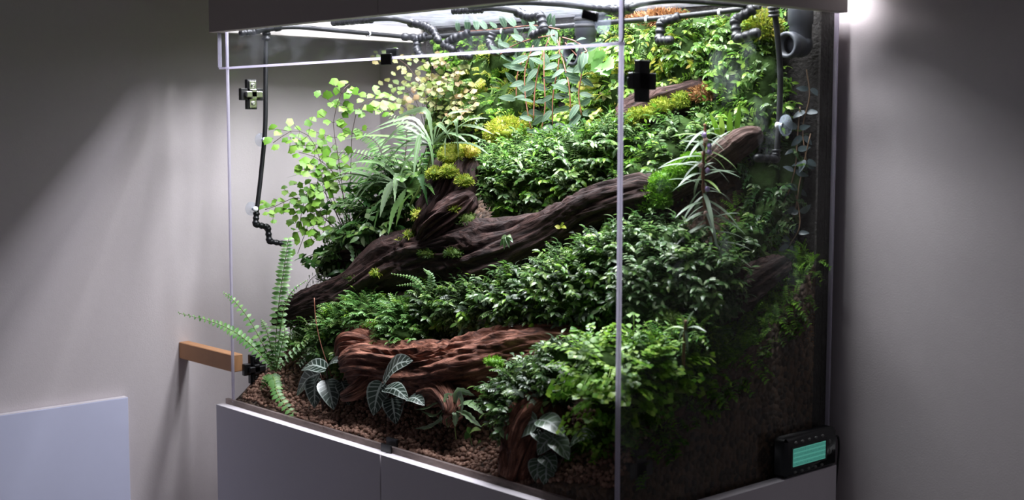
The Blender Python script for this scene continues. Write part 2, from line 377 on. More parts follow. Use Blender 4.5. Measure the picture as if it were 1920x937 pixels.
# ------------------------------------------------------------------ room
H, DEP, XL, XR, SY, YB = .664, .4675, .027, .975, .0234, .478
FLOOR = -.86
LZ = .690                       # underside of the glass lid, tucked up inside the hood
one('wall_left', lambda b: b.box((-.28, -3.2, FLOOR), (-.18, .605, 1.9)), 'wall', None, False, kind='structure')
one('wall_back', lambda b: b.box((-.18, .505, FLOOR), (3.2, .605, 1.9)), 'wall', None, False, kind='structure')
one('floor', lambda b: b.box((-.28, -3.2, FLOOR - .05), (3.2, .605, FLOOR)), 'floor', None, False, kind='structure')
b = thing('leaning_board', 'pale blue-white laminate board standing against the left wall', 'board', (-.17, -.3, FLOOR))
one('panel', lambda m: m.box((-.1785, -.85, FLOOR), (-.163, -.09, 0.0), bev=.0008), 'board', b, False)
one('edge_band', lambda m: m.box((-.178, -.849, 0), (-.1635, -.091, .0006)), 'laminate', b, False)
sp_ = thing('wooden_spacer', 'square timber batten bridging the left wall and the tank', 'wood batten', (-.08, .035, .058))
one('batten', lambda m: m.box((-.18, .0245, .0575), (.0195, .0455, .089), bev=.0012), 'beam', sp_, False)

# ------------------------------------------------------------------ cabinet
XM = P(713, 853, 0.0).x
cab = thing('cabinet', 'grey-white laminate base cabinet carrying the glass tank', 'cabinet', (.5, .25, FLOOR))
def carcass(m):
    m.box((.0, .0195, FLOOR), (.018, DEP, 0)); m.box((.982, .0, FLOOR), (1.0, DEP, 0), bev=.0008)
    m.box((.018, .0195, FLOOR), (.982, DEP, FLOOR + .018)); m.box((.018, DEP - .01, FLOOR), (.982, DEP, 0)); m.box((.018, .03, -.045), (.982, DEP - .01, -.027))
one('carcass', carcass, 'laminate', cab, False)
for a, c in ((0.0, XM - .0012), (XM + .0012, .9805)):
    one('door', lambda m: m.box((a, 0, FLOOR + .05), (c, .0185, 0), bev=.0007), 'laminate', cab, False)

# ------------------------------------------------------------------ hood with lamps
ZT = H + .38
hood = thing('tank_hood', 'dark underside-lit laminate hood above the tank hiding the lamps', 'hood', (.5, .23, H))
XH = P(708, 10, 0.0).x
for a, c in ((0.0, XH - .0006), (XH + .0006, 1.0)):
    one('front_panel', lambda m: m.box((a, 0, H), (c, .018, ZT), bev=.0009), 'hood_laminate', hood, False)
one('side_panel', lambda m: m.box((0, .0184, H), (.018, DEP, ZT), bev=.0009), 'hood_laminate', hood, False)
one('side_panel', lambda m: m.box((.982, .0184, H), (1.0, DEP, ZT), bev=.0009), 'hood_laminate', hood, False)
one('top_panel', lambda m: m.box((0, 0, ZT), (1.0, DEP, ZT + .018), bev=.0009), 'hood_laminate', hood, False)
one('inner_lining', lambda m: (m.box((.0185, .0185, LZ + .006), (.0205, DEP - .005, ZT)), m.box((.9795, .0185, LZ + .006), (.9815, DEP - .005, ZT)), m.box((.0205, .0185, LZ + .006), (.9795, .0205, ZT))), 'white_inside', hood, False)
one('rear_light_screen', lambda m: m.box((.0185, DEP - .012, LZ + .008), (.86, DEP, ZT - .001)), 'white_inside', hood, False)  # added to hold back lamp light, with a gap at right for spill
for y, zt_, hw, nm in ((.076, ZT - .03, .050, 'nearest the front panel'), (.27, ZT - .03, .070, 'in the middle of the hood'), (.438, .765, .012, 'nearest the rear wall')):
    l = thing('led_lamp', 'long white strip lamp inside the hood, ' + nm, 'lamp', (.5, y, zt_), 'strip lamps inside the hood')
    xe = .965 if hw > .02 else .90; xs_ = .33 if y < .1 else .035
    one('housing', lambda m: m.box((xs_ - .005, y - hw, zt_), (xe + .005, y + hw, zt_ + .028), bev=.003), 'alu', l, False)
    one('diffuser', lambda m: m.add([(xs_, y - hw + .003, zt_ - .0005), (xe, y - hw + .003, zt_ - .0005), (xe, y + hw - .003, zt_ - .0005), (xs_, y + hw - .003, zt_ - .0005)], [(0, 3, 2, 1)]), 'led' if y > .2 and hw > .02 else 'led_front' if hw > .02 else 'led_dim', l, False)
    if hw < .02:
        for x in (.2, .8): one('hanger', lambda m: m.box((x - .002, y - .002, zt_ + .028), (x + .002, y + .002, ZT)), 'alu', l, False)

# ------------------------------------------------------------------ glass tank
TB = -.026
tank = thing('glass_tank', 'large open-fronted glass terrarium tank set on the cabinet', 'terrarium', (.5, .25, TB))
def pane(name, lo, hi, mat, edges):
    mb = MB(); mb.box(lo, hi)
    o = mb.build(name, mat, tank, False)
    for ex, ey, ez in edges:                     # added pale strips, their tint standing in for light piped through the glass
        l, h = list(lo), list(hi)
        for k, e in enumerate((ex, ey, ez)):
            if e < 0: h[k] = lo[k] - .0002; l[k] = lo[k] - .0036
            if e > 0: l[k] = hi[k] + .0002; h[k] = hi[k] + .0036
        one('piped_light_edge', lambda m: m.box(l, h), 'edge', o, False)
    return o
g = .005
pane('left_pane', (XL - g, SY, TB), (XL, YB, LZ), 'glass', [(0, -1, 0)])
pane('right_pane', (XR - g, SY, TB), (XR + .001, YB, LZ), 'glass_side', [(0, -1, 0), (0, 1, 0)])
pane('top_front_strip', (.004, SY - .007, H - .0605), (XR + .003, SY - .001, LZ), 'glass_strip', [(0, 0, -1), (-1, 0, 0)])
pane('front_sill', (.006, SY - .007, TB), (XR + .001, SY - .001, .0095), 'glass_sill', [])
pane('base_pane', (XL, SY, TB), (XR - g, YB, TB + .005), 'glass', [])
pane('glass_lid', (XL - .004, SY - .006, LZ + .0005), (XR, YB, LZ + .0045), 'glass_lid', [])
one('corner_seal', lambda m: m.box((XR - g - .004, .447, TB + .006), (XR - g - .0006, YB - .0005, LZ - .002)), 'backing', tank, False)
one('back_panel', lambda m: m.box((XL, YB - .012, TB + .005), (XR - g, YB, LZ - .002)), 'backing', tank, False)
for z0 in (H - .0605, .0):
    cz = 102 if z0 > .1 else 832; c = P(733, cz, SY)
    one('door_catch', lambda m: (m.box((c.x - .013, SY - .0102, c.z - .016), (c.x + .013, SY - .0072, c.z + .001), bev=.0008), m.box((c.x - .013, SY + .0, c.z - .004), (c.x + .013, SY + .005, c.z + .009), bev=.0008)), 'black_plastic', tank, False)
# strip outline seen dark at its right end
one('strip_gasket', lambda m: m.tube([(XR + .0035, SY - .004, LZ), (XR + .0035, SY - .004, H - .055), (XR + .001, SY - .004, H - .0605), (XR - .02, SY - .004, H - .0612)], .0011, 6), 'black_plastic', tank)

# hinge mounting plates screwed to the side panes
def hinge(px, py, left, metal, label):
    x = XL + .0005 if left else XR - g - .0005
    c = PX(px, py, x); s = 1 if left else -1
    t = thing('hinge_plate', label, 'hinge', c, 'cross-shaped hinge plates on the side panes')
    def cross(m):
        for hy, hz in ((.010, .0265), (.0225, .0105)):
            m.box((min(c.x, c.x + s * .009), c.y - hy, c.z - hz), (max(c.x, c.x + s * .009), c.y + hy, c.z + hz), bev=.0008)
    one('base_plate', cross, 'black_plastic', t, False)
    def arm(m):
        x0, x1 = sorted((c.x + s * .009, c.x + s * .012))
        m.box((x0, c.y - .0075, c.z - .024), (x1, c.y + .0075, c.z - .008), bev=.001); m.box((x0, c.y - .0075, c.z + .008), (x1, c.y + .0075, c.z + .024), bev=.001)
        x0, x1 = sorted((c.x + s * .009, c.x + s * .017)); m.box((x0, c.y - .016, c.z - .0055), (x1, c.y + .018, c.z + .0055), bev=.0015)
        m.box((x0, c.y - .006, c.z - .009), (x1, c.y + .006, c.z + .009), bev=.0015)
    a = one('clip', arm, 'chrome' if metal else 'black_plastic', t, False)
    for dz in (-.016, .016):
        one('screw', lambda m: m.lathe([(0, 0), (.0042, 0), (.0042, .0012), (.003, .0022), (.0012, .0014), (0, .0014)], frame((s, 0, 0), loc=Vector((c.x + s * .012, c.y, c.z + dz))), 12), 'chrome' if metal else 'black_plastic', a)
hinge(468, 177, True, True, 'shiny metal hinge plate near the top of the left glass')
hinge(474, 690, True, False, 'dark hinge plate low on the left glass beside the batten')
hinge(1209, 152, False, False, 'large black cross hinge plate high on the right glass')
hinge(1203, 880, False, False, 'black cross hinge plate at the bottom of the right glass')

# controller on the ledge of the right-hand side
y0 = PX(1470, 897, 1.0).y; y1 = PX(1566, 872, 1.0).y; zc0 = .001; zc1 = zc0 + .058
ctl = thing('controller', 'black digital controller with glowing green screen on the cabinet ledge', 'controller', (.99, (y0 + y1) / 2, 0))
one('case', lambda m: m.box((.9775, y0, zc0), (1.003, y1, zc1), bev=.005), 'black_plastic', ctl, True)
ya, yb = PX(1487, 860, 1.0035).y, PX(1547, 850, 1.0035).y
one('bezel', lambda m: m.box((1.0028, ya - .004, zc0 + .013), (1.0036, yb + .004, zc1 - .013)), 'black_rubber', ctl, False)
one('screen', lambda m: m.box((1.0036, ya, zc0 + .016), (1.0042, yb, zc1 - .016)), 'lcd', ctl, False, label='backlit green screen with rows of small characters')
def btn(y, z, ry, rz): one('button', lambda m: m.lathe([(0, .002), (.7, .002), (1, .001), (1, -.0005)], Matrix.Translation((1.003, y, z)) @ Matrix.Rotation(-math.pi / 2, 4, 'Z') @ Matrix.Diagonal((ry, 1, rz, 1)), 14), 'button', ctl)
for i in range(5):
    yy = ya + (yb - ya) * (i + .35) / 4.8
    btn(yy, zc1 - .0075, .0032, .002); btn(yy, zc0 + .0075, .0032, .002)
btn(yb + .011, zc0 + .024, .0018, .0045); btn(yb + .011, zc0 + .038, .0018, .0045)
one('cable', lambda m: m.tube(catmull([(.995, y1 - .002, .04), (.998, y1 + .008, .042), (.998, y1 + .0115, .02), (.996, y1 + .010, -.02), (.996, y1 + .006, -.05)], 16), .0016, 8), 'black_rubber', ctl)

# ------------------------------------------------------------------ substrate terrain
TY = (.024, .07, .11, .15, .20, .26, .32, .38, .44, .47)
TX = (.0, .25, .5, .75, .97)
TZ = ((.012, .045, .075, .10, .14, .20, .26, .31, .36, .38), (.006, .020, .045, .09, .15, .22, .29, .36, .42, .46), (.004, .016, .040, .09, .15, .22, .32, .40, .46, .50),
      (.004, .020, .055, .10, .15, .22, .30, .38, .44, .48), (.03, .085, .11, .128, .15, .175, .195, .235, .29, .31))
def terr(x, y):
    x = min(max(x, 0), .9699); y = min(max(y, .0241), .4699)
    i = max(k for k in range(5) if TX[k] <= x); j = max(k for k in range(10) if TY[k] <= y)
    i = min(i, 3); j = min(j, 8)
    a = (x - TX[i]) / (TX[i + 1] - TX[i]); b = (y - TY[j]) / (TY[j + 1] - TY[j]); a = a * a * (3 - 2 * a)
    z = (TZ[i][j] * (1 - a) + TZ[i + 1][j] * a) * (1 - b) + (TZ[i][j + 1] * (1 - a) + TZ[i + 1][j + 1] * a) * b
    return z + .006 * noise.noise(Vector((x * 22, y * 22, 1)))
sub = thing('substrate', 'dark planting substrate with brown clay pebbles along the front', 'substrate', (.5, .2, TB + .005))
nx, ny = 110, 60; xs = [XL + .001 + (XR - g - XL - .002) * i / nx for i in range(nx + 1)]; ys = [SY + .0005 + (YB - .013 - SY) * j / ny for j in range(ny + 1)]
mb = MB(); vs = [(x, y, terr(x, y)) for y in ys for x in xs]; fs = []
for j in range(ny):
    for i in range(nx): fs.append((j * (nx + 1) + i, j * (nx + 1) + i + 1, (j + 1) * (nx + 1) + i + 1, (j + 1) * (nx + 1) + i))
loop = [i for i in range(nx + 1)] + [(j) * (nx + 1) + nx for j in range(1, ny + 1)] + [ny * (nx + 1) + i for i in range(nx - 1, -1, -1)] + [j * (nx + 1) for j in range(ny - 1, 0, -1)]
b0 = len(vs); vs += [(vs[k][0], vs[k][1], TB + .006) for k in loop]; Lp = len(loop)
for k in range(Lp): fs.append((loop[k], b0 + k, b0 + (k + 1) % Lp, loop[(k + 1) % Lp]))
mb.add(vs, fs); mb.build('soil_bed', 'substrate', sub, True)
pm = []
for k in range(5):
    t = MB(); t.ball(Matrix.Diagonal((1, .82, .72, 1)), 7, 4, .45, k + 1); pm.append(t)
pmesh = [t.mesh('pebble', 'pebble', True) for t in pm]
peb = []
for k in range(4000):
    x = U(XL + .008, XR - .012); y = SY + .006 + (R() ** 1.3) * .115
    s = U(.0024, .0048); peb.append((x, y, terr(x, y) + s * U(.1, .75), s))
def pscore(q): return q[3] * (3 if q[0] < .80 and q[1] < .085 else 1) + (.01 if q[2] > terr(q[0], q[1]) + .5 * q[3] else 0)
peb.sort(key=pscore, reverse=True); stuff = MB()
for i, (x, y, z, s) in enumerate(peb):
    M = Matrix.Translation((x, y, z)) @ Quaternion((U(-1, 1), U(-1, 1), U(-1, 1), U(-1, 1))).normalized().to_matrix().to_4x4() @ Matrix.Diagonal((s, s, s, 1))
    if i < 290: place('pebble', pmesh[i % 5], M, sub)
    else: stuff.merge(pm[i % 5], M)
# pebbles pressed against the right-hand glass
for k in range(1500):
    y = U(.03, .46); zt = terr(.965, y) - .02; z = TB + .01 + R() * max(.01, zt - TB); s = U(.0025, .005)
    stuff.merge(pm[k % 5], Matrix.Translation((XR - g - .0035, y, z)) @ Matrix.Rotation(U(0, 6), 4, 'X') @ Matrix.Diagonal((s * .5, s, s, 1)))
stuff.build('fine_pebbles', 'pebble', sub, True, kind='stuff')

# ------------------------------------------------------------------ driftwood
def log(name, path, radii, mat, label, loc=None, n=72, m=150, rough=1.0, seed=0, flat=1.0, up=None, parent=None, ribs=5, endtaper=True):
    """gnarled branch: swept body whose skin is cut by ridges that run along its length"""
    pts = catmull(path, m); K = len(pts); vs = []; fs = []; uvs = []; upv = Vector(up or (0, 0, 1)); L = 0
    rr = catmull([Vector((r, 0, 0)) for r in radii], m)
    for i, p in enumerate(pts):
        t = (pts[min(i + 1, K - 1)] - pts[max(i - 1, 0)]).normalized(); u2 = (upv - t * upv.dot(t)).normalized(); sd = t.cross(u2)
        if i: L += (p - pts[i - 1]).length
        tt = i / (K - 1); base = max(rr[i].x, .002)
        if endtaper: base *= min(1, (.35 + tt * 14)) * min(1, (.35 + (1 - tt) * 14))
        for j in range(n):
            a = 2 * math.pi * j / n; c, s_ = math.cos(a), math.sin(a)
            q = Vector((c * 1.6, s_ * 1.6, L * 9 + seed * 3.1))
            tw = L * 5 + .8 * noise.noise(Vector((L * 8, seed, 0)))
            ridge = 1 - abs(noise.noise(Vector((math.cos(a + tw * .3) * ribs, math.sin(a + tw * .3) * ribs, L * 5 + seed)))) * 2
            fine = 1 - abs(noise.noise(Vector((math.cos(a + tw * .3) * ribs * 3, math.sin(a + tw * .3) * ribs * 3, L * 10 + seed)))) * 2
            lump = noise.noise(q * 1.0); r = base * (1 + rough * (.30 * lump + .24 * (ridge - .5) + .09 * (fine - .5)))
            w = p + (u2 * c * flat + sd * s_) * r; w.x = min(max(w.x, XL + .003), XR - g - .003 - .01 * (R() if w.x > XR - .009 else 0)); w.y = min(w.y, YB - .014); vs.append(w); uvs.append((j / n, L * 4))
    for i in range(K - 1):
        for j in range(n): fs.append((i * n + j, i * n + (j + 1) % n, (i + 1) * n + (j + 1) % n, (i + 1) * n + j))
    for e, sg in ((0, -1), (K - 1, 1)):     # broken, sunken ends
        c = len(vs); t = (pts[1] - pts[0]) if e == 0 else (pts[-1] - pts[-2])
        vs.append(pts[e] - t.normalized() * sg * .004); uvs.append((.5, .5))
        for j in range(n): fs.append((c, e * n + j, e * n + (j + 1) % n) if e else (c, e * n + (j + 1) % n, e * n + j))
    mb = MB(); mb.add(vs, fs, None, uvs)
    if parent is not None: return mb.build(name, mat, parent)
    t = thing(name, label, 'driftwood', loc or pts[0]); mb.build('trunk', mat, t); return t
# the great dark trunk: low on the left, a knuckled stump, then rising to the right
big = log('driftwood_trunk', [P(508, 606, .105), P(575, 574, .125), P(660, 545, .155), P(740, 500, .185), P(830, 482, .20), P(920, 480, .20), P(1010, 448, .215), P(1100, 396, .235), P(1170, 372, .25), P(1250, 352, .265)],
          [.012, .026, .034, .044, .050, .050, .040, .032, .030, .030], 'wood_dark', 'long dark driftwood trunk sweeping from lower left up across the tank', seed=2, n=96, m=260)
log('stump', [P(815, 500, .20), P(822, 440, .195), P(838, 380, .205), P(862, 325, .225), P(885, 292, .24)], [.036, .040, .040, .036, .018], 'wood_dark', '', seed=5, parent=big, n=96, m=140, rough=1.8)
log('knuckle', [P(795, 448, .165), P(815, 425, .166), P(848, 398, .175), P(890, 365, .195)], [.014, .023, .024, .012], 'wood_bark', '', seed=9, parent=big, n=90, m=110, rough=1.9)
log('root', [P(735, 510, .165), P(800, 470, .17), P(850, 450, .175), P(905, 425, .19)], [.014, .017, .017, .012], 'wood_dark', '', seed=12, parent=big, n=64, m=90, rough=1.2)
log('branch', [P(1225, 372, .275), P(1290, 335, .30), P(1350, 295, .32), P(1400, 262, .335), P(1428, 248, .34)], [.024, .026, .026, .024, .012], 'wood_brown', '', seed=15, parent=big, n=80, m=130, flat=.75, rough=1.1)
log('upper_bark', [P(600, 510, .175), P(640, 482, .19), P(700, 470, .21), P(760, 455, .225)], [.010, .024, .03, .02], 'wood_dark', '', seed=19, parent=big, n=64, m=80, rough=1.4)
# reddish log lying on the gravel
red = log('red_driftwood', [P(650, 690, .075), P(700, 678, .085), P(770, 688, .095), P(850, 686, .105), P(940, 672, .125), P(1040, 655, .15), P(1110, 648, .17)], [.026, .034, .036, .041, .040, .034, .026], 'wood_red',
          'reddish gnarled driftwood log lying in front of the leafy clumps', seed=22, n=110, m=240, rough=1.15, ribs=4)
log('burl', [P(640, 672, .078), P(665, 655, .09), P(705, 655, .10), P(745, 670, .10)], [.018, .034, .03, .014], 'wood_red', '', seed=27, parent=red, n=90, m=110, rough=1.4, ribs=4)
log('root', [P(640, 745, .045), P(665, 735, .05), P(695, 715, .065), P(740, 700, .085)], [.006, .012, .014, .012], 'wood_red', '', seed=31, parent=red, n=56, m=70, rough=1.6)
log('root', [P(800, 735, .07), P(830, 735, .065), P(850, 770, .055), P(842, 800, .05)], [.02, .017, .013, .008], 'wood_red', '', seed=33, parent=red, n=56, m=70, rough=1.4)
bk = log('bark_slab', [P(965, 905, .036), P(985, 850, .045), P(1010, 795, .058), P(1040, 752, .066)], [.024, .034, .040, .030], 'wood_red', 'upright slab of reddish bark standing behind the silver-veined leaves', seed=37, n=72, m=90, rough=1.2, flat=.55, up=(.7, -.7, 0))
log('dark_log', [P(1150, 660, .17), P(1220, 618, .215), P(1300, 585, .26), P(1390, 540, .335), P(1480, 492, .43)], [.022, .026, .028, .028, .016], 'wood_dark', 'dark log running back beside the right glass under the leafy mound', seed=41, n=80, m=150, rough=1.2)
log('splinter', [P(1385, 530, .27), P(1410, 515, .28), P(1440, 505, .29)], [.004, .006, .004], 'wood_brown', '', seed=44, parent=bpy.data.objects['dark_log'], n=24, m=30)
log('upper_driftwood', [P(1165, 232, .38), P(1215, 208, .39), P(1270, 190, .40), P(1330, 160, .415)], [.022, .032, .028, .014], 'wood_bark', 'mossy brown branch high at the back beside the black cross plate', seed=47, n=64, m=90, rough=1.2)

# ------------------------------------------------------------------ plants: shared shoots
def sprig(kind, seed):
    """one shoot growing along +Z from the origin"""
    random.seed(seed); m = MB(); V = Vector
    if kind in ('A', 'B'):                                   # pinnate shoot with glossy lance leaflets
        npair = 6; ln = .030 if kind == 'A' else .024; cv = U(.3, .8)
        pts = [V((0, ln * math.sin(cv * t) * .9, ln * math.cos(cv * t * .8) * t + ln * .1 * t)) for t in [i / 5 for i in range(6)]]
        m.tube(pts, .0007, 4, False)
        for i in range(npair):
            t = .25 + .70 * i / (npair - 1); p = pts[int(t * 5)]
            for s in (-1, 1):
                d = V((s * U(.8, 1.1), U(.1, .5), U(-.05, .55))); L = (.0125 if kind == 'A' else .0088) * U(.7, 1.25)
                m.leaf(frame(d, V((0, -.1, 1)), p), L, L * U(.40, .50), U(.3, .9), .22, 3, 'ovate')
        m.leaf(frame(V((U(-.2, .2), .6, .6)), V((0, -.5, 1)), pts[-1]), .014 if kind == 'A' else .010, .0062 if kind == 'A' else .0045, .6, .2, 3, 'ovate')
    elif kind == 'S':                                        # flat spikemoss frond, many tiny leaflets
        ln = U(.030, .042); cv = U(.8, 1.5)
        pts = [V((0, ln * (1 - math.cos(cv * t)) / cv, ln * math.sin(cv * t) / cv)) for t in [i / 9 for i in range(10)]]
        m.tube(pts, .0006, 4, False)
        for i in range(2, 10):
            L = .011 * (1 - .55 * (i / 9)) * U(.85, 1.15); tg = (pts[min(i + 1, 9)] - pts[i - 1]).normalized()
            for s in (-1, 1): m.leaf(frame(V((s, 0, 0)) + tg * .6, V((0, -.6, .8)), pts[i]), L, L * .42, .4, .15, 2, 'lance')
    elif kind == 'F':                                        # wiry stem with fan leaflets
        ln = U(.040, .055); cv = U(.6, 1.2)
        pts = [V((0, ln * (1 - math.cos(cv * t)) / cv, ln * math.sin(cv * t) / cv)) for t in [i / 7 for i in range(8)]]
        m.tube(pts, .0005, 4, False)
        for i in range(2, 8):
            for s in (-1, 1):
                if R() < .9: m.fan(frame(V((s, U(-.1, .3), U(-.1, .3))), V((0, -.35, 1)), pts[i] + V((s * .002, 0, 0))), U(.008, .012) * (1.1 - .05 * i), 5)
        m.fan(frame(V((0, 1, .2)), V((0, -.3, 1)), pts[-1]), .009, 5)
    elif kind == 'M':                                        # tiny mossy tuft
        for i in range(9):
            d = V((U(-1, 1), U(-1, 1), U(.3, 1.4))); L = U(.005, .010)
            m.leaf(frame(d, V((U(-1, 1), U(-1, 1), .2))), L, L * .3, .5, .1, 2, 'lance')
    elif kind == 'H':                                        # hanging shoot with round leaflets
        ln = .026; pts = [V((0, ln * t, ln * .6 * t - ln * .9 * t * t)) for t in [i / 6 for i in range(7)]]
        m.tube(pts, .0006, 4, False)
        for i in range(1, 7):
            for s in (-1, 1):
                L = U(.007, .011); m.leaf(frame(V((s, .35, U(-.2, .3))), V((0, -.2, 1)), pts[i]), L, L * .62, .5, .18, 2, 'ovate')
    return m
SHOOT = {}
for k in 'ABSFMH': SHOOT[k] = [sprig(k, 100 + i * 7 + ord(k)) for i in range(4)]
random.seed(5)
SMESH = {}
def smesh(kind, i, mat):
    if (kind, i, mat) not in SMESH: SMESH[(kind, i, mat)] = SHOOT[kind][i].mesh('shoot_' + mat, mat, True)
    return SMESH[(kind, i, mat)]
def clump(name, label, cat, blobs, kinds, mats, density, nmax=230, parts='leafy_shoot', size=(.8, 1.2), core='soil', upness=.6, fill=1.0, clip=None):
    """leafy mound over ellipsoids: the shoots that face the room are single parts, the rest fills in behind them"""
    t = thing(name, label, cat, blobs[0][0] - Vector((0, 0, blobs[0][1][2])))
    cm = MB()
    for k, (c, r) in enumerate(blobs): cm.ball(Matrix.Translation(c) @ Matrix.Diagonal((r[0] * .84, r[1] * .84, r[2] * .84, 1)), 18, 12, .25, k + 3)
    for v in cm.v: v.x = min(max(v.x, XL + .01), XR - .025); v.y = max(v.y, SY + .01)
    cm.build('root_mass', core, t)
    cand = []
    for c, r in blobs:
        area = 4 * math.pi * ((r[0] * r[1]) ** 1.6 / 3 + (r[0] * r[2]) ** 1.6 / 3 + (r[1] * r[2]) ** 1.6 / 3) ** (1 / 1.6)
        for _ in range(int(area * density)):
            n = Vector((random.gauss(0, 1), random.gauss(0, 1), random.gauss(0, 1))).normalized()
            p = Vector((c.x + n.x * r[0], c.y + n.y * r[1], c.z + n.z * r[2])) * 1.0
            p = c + (p - c) * U(.84, 1.02)
            if any(((p.x - c2.x) / r2[0]) ** 2 + ((p.y - c2.y) / r2[1]) ** 2 + ((p.z - c2.z) / r2[2]) ** 2 < .6 for c2, r2 in blobs if c2 is not c): continue
            p.x = min(max(p.x, XL + .012), XR - .016 - .012 * R()); p.y = min(max(p.y, SY + .010), YB - .016)
            if p.z < terr(p.x, p.y) - .004 or p.z > LZ - .018: continue
            nn = Vector((n.x / r[0], n.y / r[1], n.z / r[2])).normalized(); v = nn.dot(tocam(p))
            if v < -.35 and nn.z < .1: continue
            if clip and not clip(p): continue
            cand.append((v + .3 * R(), p, nn))
    cand.sort(key=lambda q: -q[0]); st = {}
    for i, (v, p, nn) in enumerate(cand):
        if i >= nmax and R() > fill: continue
        d = (nn + Vector((0, 0, upness)) + Vector((U(-.5, .5), U(-.5, .5), U(-.3, .4)))).normalized()
        s = U(*size); q = Vector((nn.x, nn.y, 0)) + Vector((U(-.5, .5), U(-.5, .5), -.2))
        z = d; y = (q - z * q.dot(z)); y = y.normalized() if y.length > 1e-3 else z.orthogonal().normalized(); x = y.cross(z)
        M = Matrix((x, y, z)).transposed().to_4x4() @ Matrix.Diagonal((s, s, s, 1)); M.translation = p - z * .012
        k = random.choice(kinds); mt = random.choice(mats); j = random.randrange(4)
        if i < nmax: place(parts, smesh(k, j, mt), M, t)
        else: st.setdefault(mt, MB()).merge(SHOOT[k][j], M)
    if st:
        al = MB(); names = []
        for a, (mt, mbx) in enumerate(st.items()):
            names.append(mt); b = len(al.v); al.v += mbx.v; al.f += [[b + i for i in f] for f in mbx.f]; al.mi += [a] * len(mbx.f)
            for kk, u in mbx.uv.items(): al.uv[b + kk] = u
        al.build('inner_foliage', names, t, kind='stuff')
    return t
V = Vector
clump('leafy_mound', 'dense bright leafy mound behind the dark trunk in the middle', 'groundcover', [(P(985, 345, .285), (.085, .06, .062)), (P(1085, 322, .305), (.085, .06, .068)), (P(930, 320, .285), (.045, .04, .042)), (P(1150, 285, .325), (.05, .05, .055)), (P(1020, 290, .32), (.10, .05, .035))],
      'AABH', ['g_mid', 'g_mid', 'g_bright', 'g_cool'], 12000, 295, size=(.6, .95))
clump('leafy_mound', 'broad glossy green mound spread between the dark trunk and the red log', 'groundcover', [(P(900, 570, .175), (.075, .05, .050)), (P(985, 565, .18), (.08, .055, .056)), (P(1075, 545, .19), (.08, .055, .064)), (P(1140, 500, .215), (.06, .05, .06)), (P(830, 575, .17), (.06, .045, .042))],
      'ABBS', ['g_cool', 'g_cool', 'g_mid', 'g_mid', 'g_bright', 'g_mid', 'g_sheen'], 13000, 298, size=(.6, 1.0))
clump('leafy_mound', 'glossy dark green mound seen through the right glass above the dark log', 'groundcover', [(P(1215, 530, .215), (.055, .05, .065)), (P(1270, 500, .24), (.05, .05, .065)), (P(1340, 530, .255), (.035, .045, .045)), (P(1215, 450, .245), (.05, .05, .035))],
      'AAH', ['g_cool', 'g_mid', 'g_cool'], 10500, 280, size=(.65, .95))
clump('spikemoss_clump', 'feathery spikemoss clump spilling over the left end of the red log', 'groundcover', [(P(690, 590, .135), (.065, .045, .036)), (P(760, 600, .135), (.06, .04, .036)), (P(640, 610, .12), (.045, .035, .028)), (P(690, 568, .155), (.04, .035, .03)), (P(755, 630, .115), (.05, .03, .025))],
      'SSSB', ['g_fern', 'g_bright', 'g_fern', 'g_mid'], 12500, 295, size=(.6, 1.0))
clump('small_leaf_clump', 'small dark leafy clump in shade left of the red log', 'groundcover', [(P(600, 640, .115), (.04, .03, .035)), (P(620, 665, .09), (.03, .02, .02)), (P(568, 625, .12), (.02, .02, .022))], 'BH', ['g_cool', 'g_mid'], 8000, 160)
clump('leafy_mound', 'low glossy mound in front of the red log beside the bark slab', 'groundcover', [(P(1000, 722, .075), (.055, .036, .034)), (P(1065, 690, .09), (.055, .04, .036)), (P(945, 745, .062), (.03, .026, .030)), (P(960, 785, .05), (.025, .018, .03))],
      'ABBS', ['g_cool', 'g_mid', 'g_cool', 'g_sheen', 'g_mid'], 14000, 290, size=(.65, .95))
clump('lime_fern_clump', 'blurred lime green fern clump at the near right corner', 'fern', [(P(1130, 690, .075), (.05, .035, .034)), (P(1190, 690, .10), (.045, .045, .036)), (P(1140, 745, .06), (.03, .03, .03)), (P(1215, 735, .085), (.03, .035, .036)), (P(1125, 815, .05), (.012, .016, .022)), (P(1250, 705, .125), (.035, .05, .032))],
      'FFFH', ['g_lime', 'g_lime', 'g_bright', 'g_maiden'], 5500, 280, size=(.7, 1.1), parts='fan_frond')
clump('small_leaf_clump', 'pale mixed seedling mound against the right glass near the corner', 'groundcover', [(P(1270, 660, .165), (.055, .06, .030)), (P(1330, 640, .20), (.04, .05, .028)), (P(1235, 690, .13), (.035, .05, .025))], 'HBS', ['g_bright', 'g_mid', 'g_fern'], 9000, 240, size=(.7, 1.0))
